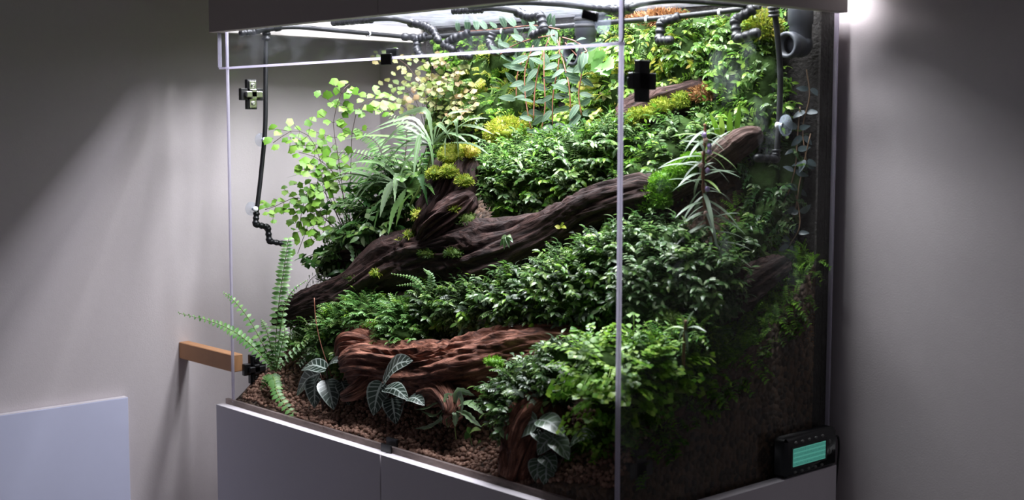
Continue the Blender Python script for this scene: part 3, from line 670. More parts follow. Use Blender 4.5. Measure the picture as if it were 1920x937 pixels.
# planted back wall
wallb = lambda *l: [(P(px, py, y), (rx, ry, rz)) for px, py, y, rx, ry, rz in l]
clump('climbing_moss', 'yellow-green climbing moss on the back wall left of the hanging vine', 'wall plant', wallb((900, 150, .425, .055, .03, .06), (940, 110, .43, .05, .025, .04), (910, 215, .405, .06, .035, .045), (845, 215, .41, .05, .03, .05), (955, 200, .41, .04, .03, .05)), 'HSM', ['g_bright', 'g_yellow', 'g_mid'], 9500, 230, size=(.6, .95), upness=.1)
clump('climbing_fern', 'lime green creeper covering the back wall beside the vine and pipe', 'wall plant', wallb((1150, 190, .415, .055, .03, .07), (1110, 225, .40, .05, .03, .03), (1160, 110, .43, .05, .025, .05)), 'HSF', ['g_bright', 'g_yellow', 'g_lime'], 9500, 240, size=(.6, .95), upness=.1)
clump('wall_creeper', 'bright creeping fern on the back wall right of the black cross plate', 'wall plant', wallb((1220, 100, .425, .055, .03, .05), (1290, 120, .425, .05, .03, .055), (1270, 175, .42, .045, .03, .035), (1200, 60, .435, .05, .02, .03), (1300, 65, .435, .06, .02, .03)), 'HASB', ['g_bright', 'g_mid', 'g_yellow', 'g_lime'], 9500, 250, size=(.6, .95), upness=.1)
clump('wall_creeper', 'leafy green creeper on the back wall left of the right-hand hose', 'wall plant', wallb((1370, 130, .43, .045, .03, .06), (1420, 160, .43, .04, .03, .06), (1390, 75, .435, .05, .022, .04), (1360, 215, .42, .05, .035, .04), (1430, 215, .425, .04, .035, .04)), 'HAB', ['g_bright', 'g_mid', 'g_mid', 'g_lime'], 9500, 250, size=(.6, .95), upness=.1)
clump('wall_creeper', 'green leafy band under the mossy upper branch behind the ant plant', 'wall plant', wallb((1230, 300, .345, .06, .04, .045), (1200, 345, .32, .05, .04, .04), (1270, 255, .375, .06, .035, .035), (1340, 240, .40, .05, .03, .03)), 'AHB', ['g_mid', 'g_bright', 'g_cool'], 8500, 260, size=(.65, .95))
clump('trailing_creeper', 'dim trailing creeper in the shadow under the branch tip at right', 'wall plant', wallb((1440, 400, .43, .03, .02, .03), (1425, 340, .435, .04, .02, .035), (1480, 330, .45, .03, .012, .06), (1400, 445, .40, .04, .02, .025)), 'HB', ['g_deep', 'g_mid', 'g_cool'], 3600, 130)
bd_ = MB()
for k in range(2400):
    x = U(XL + .01, XR - .09); z = U(max(.22, terr(x, .46) - .03), LZ - .018)
    bd_.merge(SHOOT[random.choice('MMH')][k % 4], frame(Vector((U(-.4, .4), -1, U(.1, .7))), Vector((0, 0, 1)), (x, YB - .013, z), U(.9, 1.5)) @ Matrix.Rotation(-math.pi / 2, 4, 'X') @ Matrix.Rotation(U(0, 6), 4, 'Z'))
tag(bd_.build('backdrop_moss', 'g_mossgreen', None, kind='stuff'), 'thin green moss carpeting the back wall behind the creepers', 'moss')
# moss slope pressed to the right glass
ms = thing('moss_slope', 'dark mossy slope pressed against the right glass above the gravel', 'moss', (.94, .25, terr(.94, .25)))
fol = MB(); top = MB(); cnt = 0
for k in range(3400):
    y = U(.07, .46); x = XR - g - .004 - (R() ** 2) * .13
    z = terr(x, y) + U(-.002, .006)
    if x > .95: z -= R() * .045
    d = Vector((.25 if x > .95 else U(-.3, .3), U(-.8, .2), 1)); s = U(.5, .95); M = frame(d, Vector((0, -1, .3)), (min(x, XR - g - .008), y, z), s) @ Matrix.Rotation(-math.pi / 2, 4, 'X') @ Matrix.Rotation(U(0, 6), 4, 'Z')
    kd = random.choice('MMHS')
    if (kd == 'H' and cnt < 150): cnt += 1; place('leafy_shoot', smesh(kd, k % 4, 'g_bright' if k % 3 else 'g_mid'), M, ms)
    else: (top if z > terr(x, y) - .006 and k % 3 else fol).merge(SHOOT[kd][k % 4], M)
fol.build('moss_mat', 'g_mossgreen', ms, kind='stuff'); top.build('lit_moss_top', 'g_mosslime', ms, kind='stuff')  # brighter green on the top growth paints in the light along the ridge
cx_ = PX(1508, 615, XR - g - .006); cushion_late = [(1508, 615, .4, (.004, .026, .045), 'orange-brown dried patch in the soil behind the right glass', 'g_rust', .8, .005, cx_)]

# moss cushions
def cushion(px, py, y, r, label, mat='g_moss', dens=1.0, bl=.006, loc=None, extra=()):
    c = loc or P(px, py, y); r = Vector(r) if not isinstance(r, (int, float)) else Vector((r, r, r * .8))
    t = thing('moss_cushion', label, 'moss', c - Vector((0, 0, r.z)))
    blobs = [(c, r)] + [(P(a, b_, y_), Vector(r_)) for a, b_, y_, r_ in extra]
    one('moss_base', lambda m: [m.ball(Matrix.Translation(c) @ Matrix.Diagonal((*(r * .9), 1)), 16, 10, .5, int(px)) for c, r in blobs], mat, t)
    mb = MB(); n = int(9000 * dens * (r.x * r.y + r.x * r.z + r.y * r.z) / (.02 ** 2 * 3) * .12)
    for _ in range(n * len(blobs)):
        c, r = blobs[_ % len(blobs)]; q = Vector((random.gauss(0, 1), random.gauss(0, 1), random.gauss(0, 1))).normalized()
        if q.z < -.6: continue
        qq = q * (.9 + .25 * noise.noise(q * 3 + Vector((px, 0, 0)))); p = c + Vector((qq.x * r.x, qq.y * r.y, qq.z * r.z))
        d = q + Vector((U(-.7, .7), U(-.7, .7), U(-.4, .7))); L = bl * U(.6, 1.3)
        mb.leaf(frame(d, Vector((U(-1, 1), U(-1, 1), U(-1, 1))), p), L, L * .28, .6, .1, 2, 'lance')
    mb.build('moss_blades', mat, t, kind='stuff'); return t
cushion(848, 290, .205, .022, 'round golden moss cushion capping the top of the stump')
cushion(880, 284, .225, .016, 'small orange-tinted moss tuft right of the stump cap', 'g_yellow')
cushion(818, 327, .185, .014, 'small moss ball on the left shoulder of the stump')
cushion(842, 322, .185, .014, 'moss tuft on the front of the stump under the cap')
cushion(870, 340, .19, (.016, .012, .010), 'thin moss fringe trailing down the right of the stump')
cushion(787, 403, .172, .012, 'moss ball on the left flank of the stump')
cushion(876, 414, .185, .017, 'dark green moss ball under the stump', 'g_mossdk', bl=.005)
cushion(845, 391, .165, (.018, .01, .006), 'thin moss strip across the knuckle of the stump')
cushion(768, 441, .165, .008, 'tiny moss ball left of the knuckle')
cushion(752, 452, .168, .007, 'tiny moss tuft on the upper edge of the trunk')
cushion(705, 513, .135, .008, 'tiny bright moss patch low on the trunk')
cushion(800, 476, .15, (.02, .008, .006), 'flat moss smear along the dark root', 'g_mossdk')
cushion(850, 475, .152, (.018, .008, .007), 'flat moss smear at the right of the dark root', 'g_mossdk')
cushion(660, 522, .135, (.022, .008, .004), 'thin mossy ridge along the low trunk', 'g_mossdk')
cushion(952, 250, .345, (.042, .035, .026), 'large golden moss hump below the hanging vine', 'g_yellow', 1.3, .008)
cushion(1205, 214, .36, (.03, .015, .010), 'moss film on the upper branch', 'g_moss', 1, .006, None, [(1240, 200, .368, (.02, .012, .012)), (1180, 232, .352, (.02, .012, .010)), (1275, 190, .378, (.016, .01, .014))])
cushion(926, 679, .066, (.016, .010, .007), 'lime green moss pad on the red log', 'g_mosslime', 1.2, .005)
cushion(1248, 342, .262, (.026, .022, .015), 'vivid lime moss sheet draped on the branch behind the ant plant', 'g_mosslime', 1.3, .006, None, [(1225, 362, .255, (.022, .018, .015)), (1275, 320, .272, (.022, .018, .012)), (1298, 300, .282, (.016, .014, .009)), (1212, 385, .25, (.015, .014, .012)), (1238, 375, .252, (.016, .012, .014))])
cushion(1255, 598, .185, (.025, .012, .010), 'dull moss patch on the dark log', 'g_mossdk')
cushion(1425, 55, .435, (.035, .02, .026), 'yellow moss tuft at the top of the back wall', 'g_yellow', 1.2, .009)
cushion(1310, 178, .40, (.03, .012, .014), 'rusty dry moss patch on the back wall', 'g_rust', 1, .009)
cushion(1230, 40, .44, (.07, .015, .014), 'rusty dry root fringe along the top of the back wall', 'g_rust', 1, .010)
for a_ in cushion_late: cushion(*a_)
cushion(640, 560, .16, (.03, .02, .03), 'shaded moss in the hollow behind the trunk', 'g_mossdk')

# ------------------------------------------------------------------ ferns
def along(path, n): return catmull(path, n)
leafm = {}
def tmpl(key, fn, mat):
    if key not in leafm: m = MB(); fn(m); leafm[key] = m.mesh('leaflet_' + mat, mat, True)
    return leafm[key]
def pinnate(parent, path, n, L0, mat, stemmat, name='frond', wfun=None, shape='ovate', ratio=.62, ang=.25, sub=True, nrm=None):
    pts = along(path, n); fr = one(name, lambda m: m.tube(pts, lambda t: .0011 * (1 - .6 * t), 5), stemmat, parent)
    me = tmpl(('pin', mat, shape, ratio), lambda m: m.leaf(Matrix(), 1, ratio, .5, .2, 3, shape), mat); acc = MB()
    for i in range(1, n + 1):
        t = i / n; tg = (pts[min(i + 1, n)] - pts[i - 1]).normalized(); up = nrm or (tocam(pts[i]) + Vector((0, 0, .7))).normalized(); sd = tg.cross(up).normalized()
        L = L0 * (wfun(t) if wfun else (min(1, .45 + t * 2.2) * (1 - .75 * max(0, (t - .4) / .6))))
        for s in (-1, 1):
            M = frame(sd * s + tg * (ang + U(-.1, .1)), up + Vector((U(-.25, .25), U(-.25, .25), 0)), pts[i] + tg * .001 * s, L * U(.88, 1.1))
            if sub: place('leaflet', me, M, fr)
            else: acc.leaf(M, 1, ratio, .5, .2, 3, shape)
    if not sub: acc.build('leaflets', mat, fr, kind='stuff')
    return fr
rp_ = P(517, 697, .06)
bf = thing('sword_fern', 'upright sword fern at the front left reaching out of the tank', 'fern', rp_)
pinnate(bf, [rp_, P(517, 640, .06), P(524, 560, .06), P(533, 500, .062), P(541, 448, .064)], 30, .0140, 'g_fern', 'stem_green', wfun=lambda t: .75 + .3 * math.sin(t * 3) - .2 * max(0, t - .8) * 3)
pinnate(bf, [rp_, P(528, 600, .06), P(545, 550, .07), P(574, 526, .08)], 18, .0095, 'g_fern', 'stem_green')
pinnate(bf, [rp_, PX(480, 655, .085), PX(440, 622, .07), PX(395, 602, .06), PX(336, 587, .052)], 25, .0135, 'g_fern', 'stem_green')
pinnate(bf, [rp_, PX(495, 650, .09), PX(468, 600, .07), PX(440, 565, .06), PX(420, 549, .055)], 17, .0135, 'g_fern', 'stem_green')
pinnate(bf, [rp_ + V((0, -.008, -.003)), P(515, 715, .045), P(522, 742, .035), P(549, 776, .03)], 14, .015, 'g_fern', 'stem_green', wfun=lambda t: 1.0 - .3 * t)
pinnate(bf, [rp_ + V((0, -.008, -.003)), P(500, 712, .045), P(489, 730, .04)], 7, .013, 'g_fern', 'stem_green')
pinnate(bf, [rp_, P(508, 650, .055), P(498, 615, .052), P(490, 600, .05)], 12, .012, 'g_fern', 'stem_green')
pinnate(bf, [rp_, P(526, 655, .058), P(534, 625, .06), P(530, 600, .06)], 12, .012, 'g_fern', 'stem_green')
pinnate(bf, [rp_, P(545, 665, .065), P(575, 640, .075), P(602, 625, .085)], 12, .010, 'g_fern', 'stem_green')
pinnate(bf, [rp_, P(500, 665, .05), P(478, 645, .045), P(452, 640, .04)], 10, .010, 'g_fern', 'stem_green')

def maiden(parent, path, n, L, mat, stemmat='stem_dark', branches=True, drop=.4):
    pts = along(path, n); fr = one('frond', lambda m: m.tube(pts, .0006, 5), stemmat, parent)
    for i in range(max(1, n // 3), n + 1):
        tg = (pts[min(i + 1, n)] - pts[i - 1]).normalized(); up = (tocam(pts[i]) * .9 + Vector((0, 0, .8))).normalized(); sd = tg.cross(up).normalized()
        for s in (-1, 1):
            k = 1 if i > n - 2 else (2 if (i + s) % 2 else 3)
            bd = (sd * s + tg * U(.3, .8) - Vector((0, 0, drop * R()))).normalized(); p0 = pts[i]
            if k > 1: one('branchlet', lambda m: m.tube([p0, p0 + bd * L * .95 * k], .0004, 4), stemmat, fr)
            for q in range(k):
                p = p0 + bd * L * (.25 + .95 * q) + up * U(-.002, .002); d = bd * U(.2, 1) + (tg if q % 2 else sd * s - tg * .4) * .8
                me = tmpl(('fan', mat, i % 2), lambda m: m.fan(Matrix(), 1, 9 if i % 2 else 7), mat)
                place('leaflet', me, frame(d, up + Vector((U(-.5, .5), U(-.5, .5), U(-.3, .3))), p, L * U(.75, 1.15)), fr)
    return fr
mr = P(655, 455, .215)
mf = thing('maidenhair_fern', 'bright green maidenhair fern arching beside the left glass', 'fern', mr)
for path, n, L in (
    ([mr, PX(610, 330, .12), PX(585, 262, .09), PX(550, 245, .08), PX(512, 268, .07)], 9, .0125),
    ([mr, PX(640, 350, .13), PX(600, 300, .11), PX(560, 285, .09)], 8, .0135),
    ([mr, PX(635, 300, .14), PX(625, 230, .13), PX(640, 175, .14), PX(655, 158, .14)], 8, .013),
    ([mr, PX(660, 250, .15), PX(680, 195, .16), PX(715, 185, .17), PX(738, 190, .17)], 8, .013),
    ([mr, PX(620, 380, .12), PX(590, 340, .10), PX(570, 380, .09), PX(560, 430, .08)], 9, .013),
    ([mr, PX(600, 400, .10), PX(560, 370, .08), PX(520, 385, .06), PX(497, 393, .055)], 9, .0105),
    ([mr, PX(620, 420, .11), PX(590, 400, .10), PX(575, 430, .09), PX(558, 475, .08)], 8, .0125),
    ([mr, PX(610, 350, .12), PX(600, 320, .11), PX(615, 380, .10), PX(605, 440, .10)], 8, .013)):
    maiden(mf, path, n, L * 1.22, 'g_maiden')
br = P(800, 265, .39)
bm = thing('blushed_maidenhair', 'pink-blushed yellow maidenhair fern high at the back left', 'fern', br)
for path, n in (([br, P(790, 180, .385), P(770, 130, .38), P(735, 105, .375), P(702, 100, .37)], 10), ([br, P(785, 200, .385), P(760, 165, .38), P(720, 152, .375)], 8), ([br, P(810, 170, .385), P(810, 120, .385), P(830, 108, .385)], 9),
                ([br, P(830, 190, .38), P(845, 140, .38), P(870, 130, .38)], 9), ([br, P(770, 215, .38), P(750, 195, .375), P(735, 205, .37)], 7), ([br, P(830, 220, .375), P(860, 190, .375), P(885, 165, .38)], 8),
                ([br, P(800, 200, .375), P(795, 165, .375), P(780, 150, .37)], 8), ([br, P(850, 210, .375), P(880, 200, .375), P(890, 190, .375)], 7), ([br, P(820, 190, .37), P(825, 150, .37), P(850, 160, .37)], 8)):
    maiden(bm, path, n - 1, .0122, 'g_blush')

# strap-leaved fern: long narrow wavy leaves
sr = P(770, 385, .215)
sf = thing('strap_fern', 'silvery strap-leaved fern fountain in front of the back left corner', 'fern', sr)
def strap(parent, path, wd, mat, wave=.16, n=26, fold=.25, name='leaf', up=None):
    pts = along(path, n); c = pts[n // 2]; nm = up or (tocam(c) * .6 + Vector((0, 0, 1))).normalized()
    m = MB(); m.leaf(frame(pts[1] - pts[0], nm), 1, wd, n=n, shape='strap', wave=wave, fold=fold, path=pts)
    return m.build(name, mat, parent)
c1 = P(812, 272, .215); c2 = P(762, 352, .20)
for c_ in (c1, c2): one('stalk', lambda m: m.tube(catmull([sr, sr.lerp(c_, .5) + V((0, .008, 0)), c_], 8), .002, 6), 'stem_green', sf)
SL = [(c1, 800, 210, 742, 222, .012, 0), (c1, 770, 250, 664, 304, .012, 0), (c1, 768, 266, 700, 350, .017, 0), (c1, 860, 238, 926, 252, .010, 0), (c1, 852, 226, 860, 300, .013, 0), (c1, 802, 262, 812, 336, .014, 0), (c1, 860, 268, 920, 292, .009, 0),
      (c1, 745, 258, 640, 262, .010, 1), (c1, 868, 232, 915, 222, .009, 0), (c1, 770, 232, 670, 262, .010, 0), (c1, 840, 245, 835, 300, .012, 0), (c1, 790, 255, 775, 335, .013, 0), (c1, 835, 220, 880, 208, .008, 0), (c1, 830, 250, 880, 270, .010, 0), (c1, 760, 240, 700, 300, .012, 0),
      (c2, 650, 318, 535, 334, .014, 0), (c2, 690, 366, 600, 402, .016, 1), (c2, 705, 330, 652, 398, .014, 0), (c2, 738, 345, 712, 408, .019, 0), (c2, 690, 318, 618, 336, .012, 1), (c2, 690, 405, 612, 455, .015, 1), (c2, 785, 330, 802, 385, .015, 2), (c2, 700, 348, 640, 412, .017, 0),
      (c2, 725, 375, 700, 435, .020, 1), (c2, 772, 360, 742, 425, .021, 3), (c2, 720, 310, 660, 305, .012, 0), (c2, 790, 345, 815, 365, .012, 3), (c2, 700, 385, 650, 440, .016, 3), (c2, 745, 330, 740, 380, .014, 0), (c2, 670, 345, 590, 365, .012, 0), (c1, 780, 225, 705, 238, .010, 0), (c1, 750, 275, 690, 318, .013, 0), (c1, 820, 235, 845, 262, .010, 0), (c1, 845, 255, 905, 262, .009, 0), (c1, 785, 275, 742, 352, .013, 0), (c2, 715, 340, 668, 378, .013, 0), (c2, 735, 362, 682, 425, .015, 0), (c2, 680, 330, 600, 345, .011, 0), (c2, 752, 372, 728, 440, .015, 1)]
for c_, mx_, my_, tx_, ty_, wd, mi_ in SL:
    y_ = c_.y; path = [c_, P(mx_, my_, y_ - .012), P((mx_ + tx_) / 2 + (2 if tx_ > mx_ else -2), (my_ * .56 + ty_ * .44) - 5, y_ - .024), P(tx_, ty_, y_ - .035)]; mt = ('g_strap', 'g_fern', 'g_deep', 'g_mid')[mi_]; wd *= .78
    strap(sf, path, wd, mt)
# feather fern behind it
fr_ = P(745, 400, .25)
ff = thing('feather_fern', 'dark feathery fern fronds behind the strap-leaved fern', 'fern', fr_)
for path in ([fr_, P(720, 320, .24), P(680, 290, .22), P(625, 285, .21)], [fr_, P(700, 340, .235), P(650, 325, .22), P(600, 345, .21)], [fr_, P(720, 300, .25), P(700, 262, .245), P(660, 250, .24)], [fr_, P(700, 380, .22), P(650, 370, .21), P(620, 390, .2)], [fr_, P(690, 400, .22), P(640, 420, .2), P(612, 455, .19)], [fr_, P(760, 290, .26), P(760, 240, .26), P(730, 215, .25)]):
    pinnate(ff, path, 22, .026, 'g_fern', 'stem_dark', shape='lance', ratio=.22, sub=False)
clump('shade_leaves', 'shaded broad leaves packed under the strap-leaved fern', 'groundcover', [(P(720, 415, .225), (.06, .04, .05)), (P(665, 450, .205), (.04, .035, .035)), (P(770, 350, .25), (.05, .04, .05)), (P(625, 500, .18), (.03, .03, .022))], 'AFA', ['g_deep', 'g_mid', 'g_cool'], 3000, 160, size=(1.0, 1.5))
# little ribbon fern over the gravel
rr_ = P(850, 768, .05)
rf = thing('ribbon_fern', 'small ribbon fern with finger-like leaves above the pebbles', 'fern', rr_ - V((0, 0, .03)))
for path in ([rr_, P(830, 752, .048), P(800, 765, .045), P(778, 768, .043)], [rr_, P(835, 765, .046), P(815, 780, .044), P(790, 770, .043)], [rr_, P(842, 742, .05), P(836, 750, .045), P(835, 768, .043)], [rr_, P(862, 738, .05), P(868, 755, .046), P(864, 782, .043)], [rr_, P(830, 775, .046), P(828, 790, .044), P(826, 800, .043)],
             [rr_, P(842, 780, .046), P(841, 795, .044), P(840, 802, .043)], [rr_, P(855, 775, .046), P(854, 790, .044), P(853, 800, .043)], [rr_, P(872, 775, .048), P(888, 790, .046), P(903, 801, .044)], [rr_, P(875, 755, .052), P(895, 765, .05), P(908, 778, .048)], [rr_, P(858, 735, .052), P(875, 735, .05), P(890, 742, .05)], [rr_, P(830, 785, .045), P(805, 800, .043), P(778, 803, .042)]):
    strap(rf, path, .0105, 'g_strap', .16, 12)
one('stalk', lambda m: m.tube([rr_, rr_ + V((.003, .003, -.045))], .001, 6), 'stem_green', rf)
# sparse fernlets rising from the mound
for base, tips, lab in ((P(805, 558, .13), ((735, 513), (795, 505), (745, 535)), 'three slim fernlets rising before the dark trunk'),):
    t = thing('fernlet', lab, 'fern', base)
    for px, py in tips: pinnate(t, [base, P((px + 805) / 2 + 8, (py + 545) / 2 - 6, .13), P(px, py, .12)], 16, .0072, 'g_fern', 'stem_green', sub=False)

# ------------------------------------------------------------------ silver-veined jewel leaves
def broad(parent, a, bpt, wd, mat='g_jewel', bend=.12, fold=.18, name='leaf', up=None, n=8):
    pts = catmull([a, a.lerp(bpt, .5) + Vector((0, -.2, 1)) * bend * (bpt - a).length, bpt], n); nm = up or (tocam(a) * .9 + Vector((0, 0, .55))).normalized()
    m = MB(); m.leaf(frame(bpt - a, nm), 1, wd, n=n, shape='ovate', fold=fold, path=pts); return m.build(name, mat, parent)
def jewel(label, root, leaves, mat='g_jewel', ws=1.15):
    t = thing('jewel_plant', label, 'plant', root)
    for (ax, ay, bx, by, wd, y) in leaves:
        A = P(ax, ay, y); broad(t, A, P(bx, by, y - .006), wd * ws, mat)
        one('stalk', lambda m: m.tube(catmull([root, root.lerp(A, .6) + Vector((0, .004, .004)), A], 6), .0012, 6), 'stem_dark', t)
    return t
jewel('silver-veined dark leaf plant in front of the red log', P(728, 790, .05), [(718, 718, 774, 676, .032, .048), (717, 716, 700, 779, .032, .045), (722, 728, 766, 750, .024, .045), (767, 746, 796, 760, .020, .043), (735, 745, 742, 795, .03, .047)])
jewel('silver-veined dark leaf plant in the shade beside the sword fern', P(605, 770, .05), [(613, 692, 565, 694, .024, .05), (613, 690, 642, 677, .016, .055), (600, 700, 556, 742, .03, .055), (612, 712, 626, 768, .034, .05), (592, 708, 590, 765, .03, .052), (640, 715, 655, 760, .024, .06)])
jewel('striped silver-green leaf plant in front of the bark slab', P(1030, 905, .036), [(1008, 787, 966, 823, .026, .034), (1010, 786, 1059, 818, .024, .034), (1036, 820, 1008, 853, .020, .032), (1036, 820, 1067, 862, .022, .031), (1018, 853, 1042, 884, .020, .031), (1070, 832, 1117, 818, .018, .033), (1010, 800, 1030, 840, .026, .040), (1012, 860, 1006, 905, .022, .036), (1025, 870, 1024, 912, .020, .033)], 'g_jewelpale', 1.3)
sd_ = thing('seedling', 'tiny two-leaf seedling standing on the pebbles', 'plant', P(885, 830, .04))
for ax, ay, bx, by, wd in ((880, 812, 902, 806, .009), (880, 812, 872, 824, .010), (882, 812, 876, 800, .008), (895, 832, 902, 828, .007)): broad(sd_, P(ax, ay, .04), P(bx, by, .037), wd, 'g_mid', n=5)
one('stalk', lambda m: m.tube([P(885, 834, .04), P(881, 812, .04)], .0008, 5), 'stem_green', sd_)
sd2 = thing('seedling', 'blue-green seedling rosette under the trunk tip at left', 'plant', P(590, 635, .11))
for ax, ay, bx, by, wd in ((588, 622, 572, 640, .014), (588, 622, 600, 606, .014), (588, 622, 606, 625, .012), (588, 622, 570, 615, .013), (588, 625, 590, 645, .012)): broad(sd2, P(ax, ay, .105), P(bx, by, .10), wd, 'g_grey', n=5)
twg = thing('dry_stem', 'thin bare reddish stem standing up beside the sword fern', 'stem', P(622, 705, .075)); one('stalk', lambda m: m.tube(catmull([P(622, 705, .075), P(603, 650, .07), P(592, 600, .07), P(589, 558, .07)], 12), .0009, 6), 'stem_red', twg)

# ------------------------------------------------------------------ trailing vine over the middle pipe
def vine(name, label, stems, leafL, mat, step, stemmat, root, wr=.48, sprd=.5):
    t = thing(name, label, 'vine', root); me = tmpl(('vine', mat, wr), lambda m: m.leaf(Matrix(), 1, wr, .35, .2, 5, 'ovate'), mat)
    for path in stems:
        L = sum((Vector(path[i + 1]) - Vector(path[i])).length for i in range(len(path) - 1)); n = max(3, int(L / step)); pts = catmull(path, n * 3)
        one('runner', lambda m: m.tube(pts, .0011, 6), stemmat, t)
        for i in range(1, n + 1):
            p = pts[i * 3]; tg = (pts[i * 3] - pts[i * 3 - 1]).normalized(); tc_ = tocam(p); sd = tg.cross(tc_).normalized()
            for s in (-1, 1):
                if R() < .12: continue
                d = sd * s * U(.5, 1) + tg * U(-.5, 1.1) + tc_ * U(-.2, .6); nm = tc_ + Vector((U(-sprd, sprd), U(-sprd, sprd), U(-.2, 1.0)))
                place('leaf', me, frame(d, nm, p + sd * s * .002, leafL * U(.75, 1.15)), t)
    return t
vine('trailing_vine', 'grey-green trailing vine with reddish stems hanging over the middle pipe', [
    [P(1050, 70, .37), P(1047, 120, .36), P(1037, 180, .355), P(1036, 235, .355)], [P(1045, 75, .37), P(1060, 130, .36), P(1068, 170, .355), P(1070, 235, .355)], [P(1030, 70, .375), P(1012, 120, .365), P(1003, 170, .36), P(1000, 225, .355)],
    [P(1000, 85, .375), P(985, 130, .37), P(985, 180, .365), P(995, 240, .36)], [P(1060, 80, .37), P(1090, 120, .36), P(1085, 175, .355), P(1090, 215, .355)], [P(1040, 65, .38), P(990, 75, .38), P(950, 92, .375), P(938, 102, .37)],
    [P(1050, 55, .385), P(1000, 48, .39), P(930, 55, .40), P(860, 60, .41)], [P(1055, 70, .37), P(1080, 78, .36), P(1100, 95, .35), P(1090, 100, .345)], [P(1020, 90, .37), P(1020, 140, .362), P(1022, 200, .356), P(1015, 245, .352)],
    [P(985, 100, .385), P(970, 140, .38), P(968, 185, .375)]], .028, 'g_grey', .024, 'stem_red', P(1050, 60, .38), .42)
vine('trailing_vine', 'slate-leaved vine creeping down the dark back corner at right', [[P(1512, 130, .445), P(1518, 180, .445), P(1505, 240, .445), P(1512, 300, .445)], [P(1500, 200, .44), P(1495, 260, .44), P(1490, 320, .44), P(1470, 380, .44), P(1440, 420, .43)], [P(1520, 250, .445), P(1500, 340, .445), P(1490, 400, .445), P(1470, 440, .44)],
    [P(1440, 300, .44), P(1430, 360, .44), P(1420, 420, .43)], [P(1490, 350, .445), P(1500, 420, .445), P(1480, 460, .44)]], .020, 'g_slate', .028, 'stem_tan', P(1512, 130, .448))
# lobed pale-green leaf plant on the wall
lp = thing('lobed_leaf_plant', 'pale green plant with wavy lobed leaves right of the middle pipe', 'plant', P(1125, 130, .37))
for bx, by, tx, ty, wd in ((1130, 115, 1098, 100, .030), (1130, 118, 1108, 130, .028), (1135, 115, 1150, 128, .028), (1132, 118, 1140, 143, .030), (1128, 112, 1118, 95, .024)):
    a, c = P(bx, by, .37), P(tx, ty, .355); m = MB(); pts = catmull([a, a.lerp(c, .5), c], 8); m.leaf(frame(c - a, tocam(a)), 1, wd, n=8, shape='ovate', wave=.22, fold=.15, path=pts); m.build('leaf', 'g_fern', lp)
one('stalk', lambda m: m.tube([P(1131, 116, .372), P(1131, 122, .42)], .0015, 6), 'stem_green', lp)
# grassy blades near the branch tip
gr = thing('grass_tuft', 'bright grassy blades behind the branch tip', 'plant', P(1360, 260, .37))
for tx, ty, bx in ((1388, 190, 1380), (1352, 215, 1354), (1340, 228, 1345), (1368, 205, 1368), (1330, 210, 1350)): strap(gr, [P(bx, 258, .365), P((bx + tx) / 2, (258 + ty) / 2, .36), P(tx, ty, .355)], .009, 'g_lime', 0, 6)

# ------------------------------------------------------------------ ant plant: tall stem with narrow leaves
ar = P(1352, 505, .275)
ap = thing('ant_plant', 'tall narrow-leaved plant with lilac buds in front of the branch', 'plant', ar)
spts = catmull([ar, P(1335, 450, .268), P(1322, 390, .262), P(1318, 320, .258), P(1321, 270, .256), P(1322, 232, .255)], 60)
one('stem', lambda m: m.tube(spts, lambda t: .0028 * (1 - .35 * t) * (1 + .25 * math.sin(t * 90)), 8), 'stem_red', ap)
lt = tmpl(('ant',), lambda m: m.leaf(Matrix(), 1, .095, .75, .2, 8, 'needle'), 'g_ant')
for i in range(92):
    k = int(3 + 54 * (i / 91) ** 1.3); p = spts[k]; a = i * 2.4 + U(-.3, .3); d = RT * math.cos(a) - FW * math.sin(a) * .8 + Vector((0, 0, U(-.5, .5))) + Vector((0, 0, -.25 if k < 30 else .1))
    nm = Vector((0, 0, 1)) + tocam(p) * .35; L = U(.042, .070) * (1.0 if k < 48 else .75)
    M = frame(d, nm, p, L); tip = M @ Vector((0, .9, -.3))
    if tip.x > XR - .012: M = frame(Vector((d.x * .3, d.y, d.z)), nm, p, L * .8)
    place('leaf', lt, M, ap)
for i, k in enumerate((22, 25, 36, 38, 44, 47, 50, 53, 30)):
    one('bud', lambda m: m.ball(Matrix.Translation(spts[k] + RT * U(-.007, .007) - FW * .004) @ Matrix.Diagonal((.0036, .0036, .0042, 1)), 10, 7), 'lilac' if i % 3 else 'pale_petal', ap)
yp = thing('young_ant_plant', 'short brown-stemmed sprout with splayed leaves near the right glass', 'plant', P(1282, 690, .135))
yp0 = catmull([P(1281, 690, .135), P(1283, 640, .132), P(1286, 600, .13)], 10); one('stem', lambda m: m.tube(yp0, .0022, 7), 'stem_tan', yp)
for tx, ty in ((1242, 622), (1325, 622), (1275, 588), (1302, 582), (1272, 640), (1290, 660)):
    strap(yp, [yp0[8], yp0[8].lerp(P(tx, ty, .125), .5) + V((0, 0, .004)), P(tx, ty, .125)], .0045, 'g_ant', 0, 6)
# pale flower and yellow seedlings on the trunk
fl = thing('pale_flower', 'small pale pink flower on the wall beside the black cross plate', 'flower', P(1135, 180, .39))
for dx, dy in ((-12, -6), (10, -10), (-4, 10), (12, 6)): broad(fl, P(1135, 180, .388), P(1135 + dx, 180 + dy, .382), .008, 'g_blush', n=4)
ys_ = thing('yellow_seedling', 'small yellow-green leaves on the trunk under the middle mound', 'plant', P(1050, 425, .20))
for ax, bx, by in ((1050, 1040, 424), (1050, 1058, 418), (1050, 1062, 428), (1030, 1024, 428)): broad(ys_, P(ax, 428, .195), P(bx, by, .19), .007, 'g_yellow', n=4)
tr_ = thing('trunk_sprig', 'small green sprig growing on the face of the dark trunk', 'plant', P(950, 440, .155))
for bx, by in ((938, 462), (945, 468), (955, 465), (962, 455), (940, 448), (958, 445)): broad(tr_, P(950, 443, .152), P(bx, by, .147), .007, 'g_cool', n=4)

